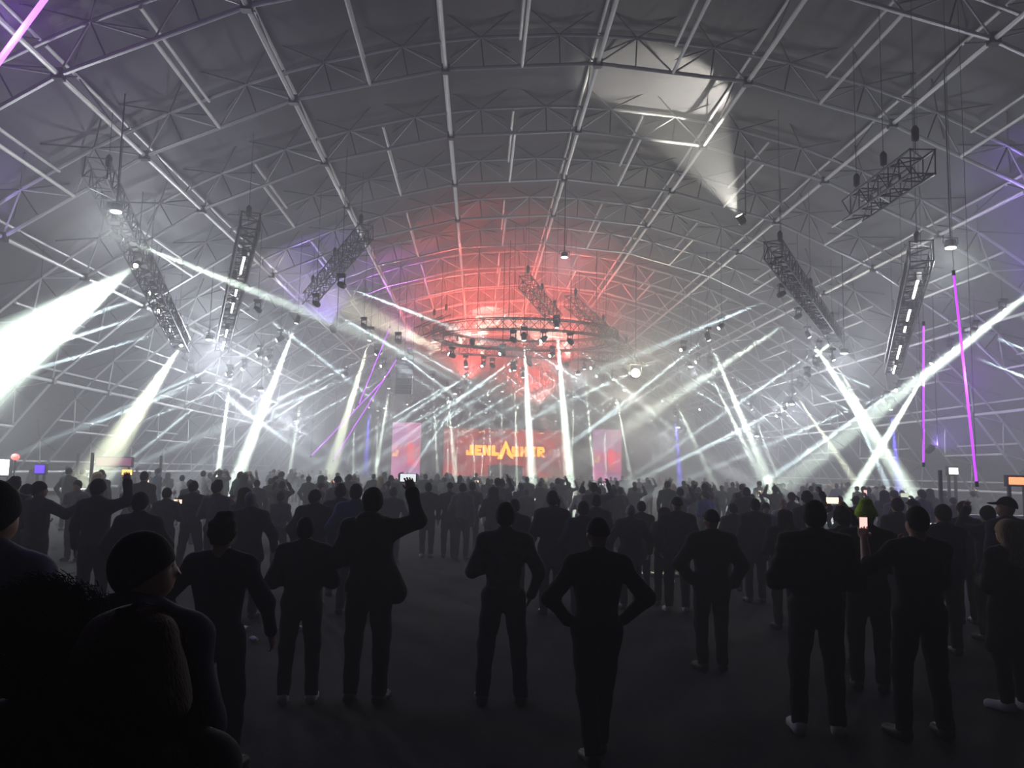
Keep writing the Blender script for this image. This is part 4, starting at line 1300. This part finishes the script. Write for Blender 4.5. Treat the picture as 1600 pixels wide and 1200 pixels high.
HEROES = [
 (42, 945, 2.1, dict(hair='curly', haircol='black', top='charcoal', arms=('front', 'front'), seed=3), 'person with a big mop of curly dark hair at the lower left corner', 0, None),
 (186, 955, 1.9, dict(hair='wavy', haircol='brown', top='black', arms=('down', 'down'), build=.95, turn=-.2), 'person with long loose hair and dark top, nearest the lower left edge', -8, None),
 (203, 832, 2.9, dict(hair='short', top='navy', hood=True, puff=.03, arms=('front', 'front'), turn=-.9), 'person in a navy hooded jacket looking right, behind the long-haired one', -18, None),
 (340, 803, 5.5, dict(hair='thick', top='navy', topname='shirt', puff=.012, legs='black', arms=('akimbo', 'wide'), spread=.12, stride=.08, collar=False), 'person in a dark blue shirt with elbows out, right of the hooded jacket', -5, None),
 (-42, 735, 3.4, dict(hair='short', top='lilac', puff=.03, arms=('down', 'front')), 'person in a jacket coloured as if violet-lit, cut off by the left edge', -15, None),
 (473, 808, 7.2, dict(hair='short', top='charcoal', puff=.03, arms=('front', 'front'), spread=.13, shoes='white'), 'shorter person in a bulky dark jacket, hands together in front', 8, None),
 (577, 762, 7.2, dict(hair='short', top='black', puff=.024, arms=('front', 'raise'), spread=.12, flare=True, coat=.84, hood=True), 'tall person in an open black jacket holding a phone up right-handed', -6, (1, True, PALE, .8, 'phone held high in landscape by the tall person in the open black jacket')),
 (787, 785, 7.2, dict(hair='short', top='grey', topname='shirt', puff=.014, legs='navy', arms=('front', 'pocket'), spread=.17), 'person in a grey shirt with legs apart, alone in the middle of the floor', 0, None),
 (933, 810, 5.9, dict(hair='cap', hat='black', top='black', topname='sweater', puff=.016, arms=('akimbo', 'akimbo'), spread=.06, stride=.14, turn=.0), 'person in a black sweater and cap walking away, elbows out, right of centre', 6, None),
 (1112, 797, 8.5, dict(hair='cap', hat='charcoal', top='black', puff=.032, arms=('akimbo', 'pocket'), spread=.11, build=1.08), 'person in a wide black jacket and cap with hands in pockets', 4, None),
 (1275, 782, 6.5, dict(hair='short', top='black', puff=.034, quilt=True, arms=('front', 'front'), spread=.14, build=1.05, shoes='white'), 'person in a black quilted jacket with pale shoes, left of the lime beanie', -12, None),
 (1437, 790, 6.4, dict(hair='bald', haircol='black', top='black', topname='tshirt', puff=.016, sleeve=.18, arms=('side_phone', 'phone'), spread=.17, build=1.06, collar=False), 'person in a black T-shirt filming with a phone in the left hand', 4, (-1, False, PINK, 1.2, 'phone showing a pink picture, held up by the person in the black T-shirt')),
 (1356, 785, 7.8, dict(hair='beanie', hat='lime', top='black', puff=.026, arms=('front', 'front'), spread=.11), 'person in a bright lime green beanie', -25, None),
 (1578, 812, 7.2, dict(hair='long', haircol='blond', top='black', puff=.03, coat=.52, arms=('front', 'pocket'), build=.98, shoes='white'), 'person with long fair hair and a long black coat at the right edge', 18, None),
 (1576, 777, 9.6, dict(hair='cap', hat='black', top='navy', puff=.028, arms=('down', 'down'), turn=.9), 'person in a dark cap and navy jacket behind the fair-haired one', 10, None),
 (862, 767, 11.6, dict(hair='ponytail', haircol='brown', top='charcoal', puff=.026, coat=.70, arms=('front', 'pocket'), spread=.10, build=.95), 'person with a flicking ponytail and dark coat, right of the grey shirt', 0, None),
 (147, 748, 10.6, dict(hair='short', top='charcoal', puff=.022, arms=('down', 'raise'), spread=.13), 'person at left holding up a phone with an amber screen', -8, (1, True, AMBER, 1.6, 'phone with an amber picture held up at left')),
 (213, 769, 9.0, dict(hair='short', top='charcoal', puff=.026, arms=('pocket', 'wide')), 'person in a dark jacket right below the amber phone', 0, None),
 (299, 751, 15.0, dict(hair='short', top='charcoal', arms=('front', 'front'), spread=.20, coat=.9), 'person standing with legs wide apart by the bright floor patch', 0, None),
 (336, 751, 14.0, dict(hair='thick', top='grey', arms=('front', 'phone')), 'person in a grey jacket close right of the wide-legged one', -12, None),
 (388, 768, 11.0, dict(hair='bald', haircol='grey', top='charcoal', puff=.028, coat=.78, arms=('pocket', 'wide')), 'bald person in a dark mid-length coat seen from behind', 0, None),
 (380, 762, 13.4, dict(hair='long', haircol='black', top='grey', arms=('front', 'front'), build=.93), 'person with long dark hair in front of the bald one', 0, None),
 (490, 765, 12.0, dict(hair='short', top='black', puff=.034, arms=('pocket', 'front'), build=1.08, turn=-.7), 'broad person in a black jacket turning the head right', 0, None),
 (529, 757, 13.0, dict(hair='thick', top='navy', puff=.028, arms=('front', 'front')), 'person in navy just left of the blue jacket', 0, None),
 (553, 756, 11.4, dict(hair='short', top='blue', puff=.030, arms=('pocket', 'pocket'), legs='denim', spread=.15), 'person in a blue jacket beside the tall one with the phone', 0, None),
 (437, 769, 16.2, dict(hair='thick', top='grey', arms=('down', 'down'), build=.9), 'slim person in a fitted grey jacket right of the bald one', 0, None),
 (668, 754, 18.8, dict(hair='short', top='charcoal', arms=('front', 'down'), spread=.1, shoes='white'), 'leftmost of the small group standing on the open floor', 5, 'g24'),
 (702, 754, 18.8, dict(hair='cap', hat='charcoal', top='charcoal', arms=('down', 'down')), 'capped person, second from left in the small group on open floor', 0, 'g24'),
 (722, 755, 18.5, dict(hair='short', top='grey', arms=('front', 'down')), 'person in grey, third from left in the small group on open floor', -6, 'g24'),
 (737, 753, 19.8, dict(hair='short', top='charcoal', arms=('pocket', 'pocket')), 'rightmost of the small group standing on the open floor', 0, 'g24'),
 (770, 761, 17.0, dict(hair='long', haircol='black', top='charcoal', arms=('front', 'front'), build=.95), 'person with long dark hair left behind the grey shirt', 0, None),
 (803, 780, 12.0, dict(hair='short', top='black', arms=('front', 'pocket')), 'person in black half hidden behind the grey shirt', 0, None),
 (822, 765, 23.0, dict(hair='short', top='charcoal', arms=('down', 'down'), spread=.12, puff=.03), 'person in a dark jacket standing clear against a bright beam', 0, None),
 (911, 783, 11.2, dict(hair='short', top='navy', puff=.026, arms=('pocket', 'pocket'), legs='denim'), 'person in a navy top partly hidden behind the black sweater', 0, None),
 (931, 773, 13.2, dict(hair='short', top='charcoal', arms=('front', 'front')), 'person in charcoal looking over behind the navy top', 0, None),
 (985, 788, 12.2, dict(hair='bald', haircol='grey', top='charcoal', puff=.03, coat=.74, arms=('wide', 'wide')), 'person with close-cropped grey hair in a charcoal coat', 0, None),
 (1002, 783, 14.0, dict(hair='short', top='charcoal', arms=('down', 'down')), 'person just behind the close-cropped grey head', 0, None),
 (1058, 777, 12.0, dict(hair='cap', hat='black', top='brown', puff=.032, arms=('pocket', 'front'), build=1.1, spread=.13, shoes='white'), 'big person in a brown jacket and black cap right of centre', 0, None),
 (1038, 799, 12.6, dict(hair='long', haircol='brown', top='brown', arms=('front', 'front'), build=.92), 'shorter long-haired person leaning at the brown jacket', -10, None),
 (1180, 779, 13.0, dict(hair='short', top='black', puff=.03, coat=.72, arms=('down', 'down')), 'person in a long black jacket left of the long-haired one', 0, None),
 (1226, 796, 10.8, dict(hair='long', haircol='black', top='black', puff=.03, coat=.62, arms=('front', 'front')), 'person with long black hair and black coat left of the quilted jacket', 0, None),
 (1146, 786, 14.2, dict(hair='short', top='charcoal', arms=('front', 'pocket')), 'person in charcoal over the shoulder of the wide black jacket', 0, None),
 (1102, 768, 20.0, dict(hair='thick', top='blue', puff=.03, arms=('front', 'front'), turn=.6), 'person in a bright blue jacket lit from the front, right of centre', 35, None),
 (1197, 786, 15.5, dict(hair='thick', top='blue', legs='denim', arms=('down', 'front'), eyes=True), 'person in blue denim facing the camera with lit face', 178, None),
 (1224, 780, 16.5, dict(hair='short', haircol='blond', top='white', arms=('front', 'front'), eyes=True, skin=2), 'fair-haired person facing the camera in a pale top', 170, None),
 (1262, 768, 13.6, dict(hair='thick', top='charcoal', arms=('front', 'raise')), 'person reaching a phone up above the quilted jacket', 0, (1, True, (.2, .25, .3), .3, 'dark phone held up above the quilted jacket')),
 (1318, 792, 8.8, dict(hair='thick', top='black', arms=('overhead', 'overhead'), coat=.9), 'person holding a phone level with both hands above the forehead', 0, (1, True, WARM, 1.5, 'phone with a warm white picture left of the lime beanie', 'both')),
 (1404, 778, 12.0, dict(hair='short', top='charcoal', arms=('front', 'front')), 'person between the lime beanie and the black T-shirt', 0, None),
 (1427, 780, 13.5, dict(hair='cap', hat='charcoal', top='charcoal', arms=('overhead', 'overhead')), 'person with both hands up behind the black T-shirt', 0, (1, True, (.8, .85, .7), .8, 'phone held with both hands behind the black T-shirt', 'both')),
 (1476, 788, 9.4, dict(hair='short', top='navy', puff=.03, arms=('front', 'phone')), 'person in navy at the right shoulder of the black T-shirt', 0, (1, True, (.75, .85, .75), 1.0, 'phone with a pale green picture right of the black T-shirt')),
 (1508, 783, 11.4, dict(hair='short', top='navy', puff=.026, arms=('pocket', 'wide'), coat=.8), 'person in a dark jacket standing clear, left of the dark cap', 0, None),
 (1546, 790, 10.2, dict(hair='short', top='charcoal', arms=('overhead', 'front')), 'person holding a camera up before the dark cap', 0, None),
 (16, 746, 12.4, dict(hair='thick', top='charcoal', arms=('front', 'front'), puff=.03), 'leftmost person of the dark group at the left edge', 0, None),
 (38, 756, 13.0, dict(hair='short', top='charcoal', arms=('front', 'front')), 'person in the middle of the dark group at the left edge', -30, None),
 (56, 752, 11.6, dict(hair='short', top='charcoal', puff=.028, arms=('front', 'out'), turn=-.8), 'person of the left edge group stretching an arm out', -20, None),
 (118, 750, 17.0, dict(hair='short', top='grey', arms=('front', 'front')), 'person in a grey top just left of the amber phone holder', 180, None),
 (258, 762, 14.5, dict(hair='short', top='charcoal', arms=('front', 'phone')), 'person with a glowing phone between amber phone and wide-legged one', 0, (1, True, WARM, 1.8, 'phone with a bright warm picture left of the wide-legged person')),
]
NEAR = []
for px, top_, d, spec, lb, rz, ph in HEROES:
    grp = None
    if ph == 'g24':
        grp, ph = 'small group on the open floor', None
    NEAR.append(hero(px, top_, d, spec, lb, rz, grp, ph))

# loose strands that give the two nearest heads their soft outline
def strands(owner, m, kind, n, seed):
    rg = np.random.RandomState(seed)
    V, F = [], []
    for i in range(n):
        az = rg.uniform(math.radians(150), math.radians(390))
        pts = []
        if kind == 'curly':
            el = rg.uniform(-.35, 1.5)
            dv = np.array([math.cos(az) * math.cos(el), math.sin(az) * math.cos(el), math.sin(el)])
            c = np.array([0, -.02, 1.665])
            side = np.cross(dv, [.3, .5, .8])
            side /= np.linalg.norm(side)
            s2 = np.cross(dv, side)
            ln, fq, p0 = rg.uniform(.03, .075), rg.uniform(2, 4), rg.rand() * 6
            for k in range(9):
                t = k / 8
                w = .010 * (math.sin(p0 + fq * 6.28 * t) * side + math.cos(p0 + fq * 6.28 * t) * s2)
                pts.append(c + dv * np.array([.125, .135, .125]) * 1.0 + dv * ln * t + w)
        else:
            p0, a0, fq = rg.rand() * 6, rg.uniform(.004, .014), rg.uniform(2, 5)
            end, out = rg.uniform(1.20, 1.42), rg.uniform(-.005, .045)
            for k in range(10):
                t = k / 9
                if t < .4:
                    el = math.pi / 2 * (1 - t / .4)
                    r = math.cos(el)
                    z = 1.652 + .135 * math.sin(el)
                    sx_, sy_ = .102, .125
                else:
                    r, z = 1.0, 1.652 + (end - 1.652) * (t - .4) / .6
                    sx_, sy_ = .102 + .085 * (t - .4) / .6, .125 + .03 * (t - .4) / .6
                w = a0 * math.sin(p0 + fq * 6.28 * t) * t
                q = np.array([math.cos(az) * (r * sx_ + (out + w) * t), math.sin(az) * (r * sy_ + (out * .6 + w) * t) - .01, z])
                pts.append(q)
        b = len(V)
        for k, p in enumerate(pts):
            rr = .0016 * (1 - .6 * k / len(pts))
            for j in range(3):
                V.append((p[0] + rr * math.cos(2.1 * j), p[1] + rr * math.sin(2.1 * j), p[2] + rr * math.sin(2.1 * j + 1)))
        for k in range(len(pts) - 1):
            for j in range(3):
                F.append((b + 3 * k + j, b + 3 * k + (j + 1) % 3, b + 3 * k + 3 + (j + 1) % 3, b + 3 * k + 3 + j))
    c = mesh_ob('hair_strands', V, F, m, owner, smooth=True)
    c['kind'] = 'stuff'
strands(NEAR[0], HR['black'], 'curly', 1500, 4)
strands(NEAR[1], HR['brown'], 'wavy', 1100, 9)

# the rest of the crowd: twelve figures, copied and turned
def joined(spec, h, name):
    parts, J = figure(spec, h)
    Vs, Fs, Mi, n = [], [], [], 0
    mats = [SK[spec.get('skin', 0)], CL[spec['top']], CL[spec['legs']], HR[spec.get('haircol', 'black')] if 'hat' not in spec else CL[spec['hat']], M_SHOE]
    for key, mi in (('body', 0), ('top', 1), ('trousers', 2), ('hair', 3), (('shoe', -1), 4), (('shoe', 1), 4)):
        if key not in parts:
            continue
        V, F = parts[key]
        Vs.append(V)
        Fs.append(F + n)
        Mi += [mi] * len(F)
        n += len(V)
    me = mesh_np(name, np.concatenate(Vs), np.concatenate(Fs), mats)
    if len(me.polygons) == len(Mi):
        me.polygons.foreach_set('material_index', np.array(Mi, np.int32))
    return me
KINDS = [
 (dict(hair='short', top='charcoal', legs='black', arms=('front', 'front')), 'in a charcoal jacket'),
 (dict(hair='short', top='black', legs='black', arms=('pocket', 'pocket'), puff=.03), 'in a bulky black jacket'),
 (dict(hair='long', top='charcoal', legs='black', arms=('front', 'down'), build=.93), 'with long dark hair and a charcoal top'),
 (dict(hair='cap', hat='charcoal', top='grey', legs='denim', arms=('down', 'down')), 'in a cap and grey jacket'),
 (dict(hair='thick', top='navy', legs='denim', arms=('front', 'pocket')), 'in a navy top with thick hair'),
 (dict(hair='short', top='grey', legs='black', arms=('front', 'raise')), 'in grey with the right arm up'),
 (dict(hair='bald', haircol='black', top='black', legs='charcoal', arms=('pocket', 'down')), 'with cropped hair and black clothes'),
 (dict(hair='ponytail', haircol='brown', top='olive', legs='black', arms=('front', 'front'), build=.92), 'with a ponytail and olive jacket'),
 (dict(hair='short', top='white', legs='denim', arms=('front', 'front')), 'in a pale top'),
 (dict(hair='thick', top='brown', legs='black', arms=('overhead', 'overhead')), 'in brown with both hands raised'),
 (dict(hair='short', haircol='brown', top='green', legs='charcoal', arms=('down', 'pocket')), 'in a dark green jacket'),
 (dict(hair='long', haircol='blond', top='black', legs='black', arms=('front', 'front'), build=.93, coat=.7), 'with long fair hair and a black coat'),
]
CM = [joined(dict(sp, seed=i), .034, 'crowd_person') for i, (sp, _) in enumerate(KINDS)]
rnd = random.Random(21)
zones = [(17.5, 26), (26, 38), (38, 66)]
zname = ['middle rows', 'far rows', 'stage rows']
targets = [52, 90, 108]
weights = [10, 9, 7, 6, 7, 3, 7, 4, 3, 2, 4, 3]
for zi, (d0, d1) in enumerate(zones):
    got = 0
    tries = 0
    while got < targets[zi] and tries < 6000:
        tries += 1
        d = rnd.uniform(d0, d1)
        px = rnd.gauss(790, 420) if zi else rnd.uniform(90, 1500)
        if not (30 < px < 1530):
            continue
        x = ground_x(px, d)
        if abs(x - TX) > 21.5:
            continue
        if zi == 0 and (635 < px < 760 and d < 23):
            continue
        if any((x - a) ** 2 + (d - b) ** 2 < (.62 ** 2 if zi else .75 ** 2) for a, b in PLACED):
            continue
        PLACED.append((x, d))
        ki = rnd.choices(range(12), weights)[0]
        o = bpy.data.objects.new('person', CM[ki])
        link(o)
        s_ = rnd.uniform(1.58, 1.84) / 1.765
        o.location = (x, d, 0)
        o.scale = (s_, s_, s_)
        o.rotation_euler = (0, 0, math.atan2(-(sxc - x), SY - d) * .8 + rnd.gauss(0, .25))
        side = 'left side' if px < 600 else ('right side' if px > 990 else 'centre')
        tag(o, 'person %s, %s, %s' % (KINDS[ki][1], zname[zi], side), 'person', 'crowd %s, %s' % (zname[zi], side))
        got += 1
# phones in the crowd
for i, (px, py, d) in enumerate(((228, 752, 19), (1168, 766, 19), (520, 752, 24), (1187, 771, 21), (940, 757, 30), (1352, 771, 17), (745, 752, 30))):
    phone(at(px, py, d), 0, 0, i % 2 == 0, (WARM, PALE, PINK)[i % 3], 1.4,
          ['phone with a warm picture held up at left, beyond the amber one', 'phone with a pale picture over the blue jacket right of centre', 'phone with a pink picture above the heads left of the pink screen',
           'upright phone with a warm picture right of the blue jacket', 'phone with a pale picture below the right pink screen', 'upright phone with a pink picture above the lime beanie', 'phone with a warm picture under the orange lettering'][i])
    x = ground_x(px, d) + .05
    o = bpy.data.objects.new('person', CM[5])
    link(o)
    g = at(px, py, d)
    s_ = (g.z + .02) / (1.415 + .33 + .10)
    s_ = min(max(s_, .88), 1.08)
    o.location = (g.x - .30 * s_, d - .16, 0)
    o.scale = (s_, s_, s_)
    tag(o, ['person in grey raising a phone at left, beyond the amber one', 'person in grey raising a phone over the blue jacket', 'person in grey raising a pink-lit phone left of the pink screen', 'person in grey raising an upright phone right of the blue jacket',
            'person in grey raising a phone below the right pink screen', 'person in grey raising a phone above the lime beanie', 'person in grey raising a phone under the orange lettering'][i], 'person', 'people raising phones in the crowd')

# ------------------------------------------------------------------ labels that single out each of several look-alikes
ORD = ('first second third fourth fifth sixth seventh eighth ninth tenth eleventh twelfth thirteenth fourteenth fifteenth sixteenth seventeenth '
       'eighteenth nineteenth twentieth').split()
bpy.context.view_layer.update()
same = {}
for o in bpy.data.objects:
    if o.parent is None and 'label' in o:
        same.setdefault(o['label'], []).append(o)
for lb, obs in same.items():
    if len(obs) < 2:
        continue
    obs.sort(key=lambda o: proj(o.matrix_world.translation + Vector((0, 0, .5)))[0])
    for i, o in enumerate(obs):
        nth = ORD[i] if i < 20 else '%d%s' % (i + 1, {1: 'st', 2: 'nd', 3: 'rd'}.get((i + 1) % 10, 'th'))
        o['label'] = lb + ', ' + ('leftmost' if i == 0 else 'rightmost' if i == len(obs) - 1 else nth + ' from left')
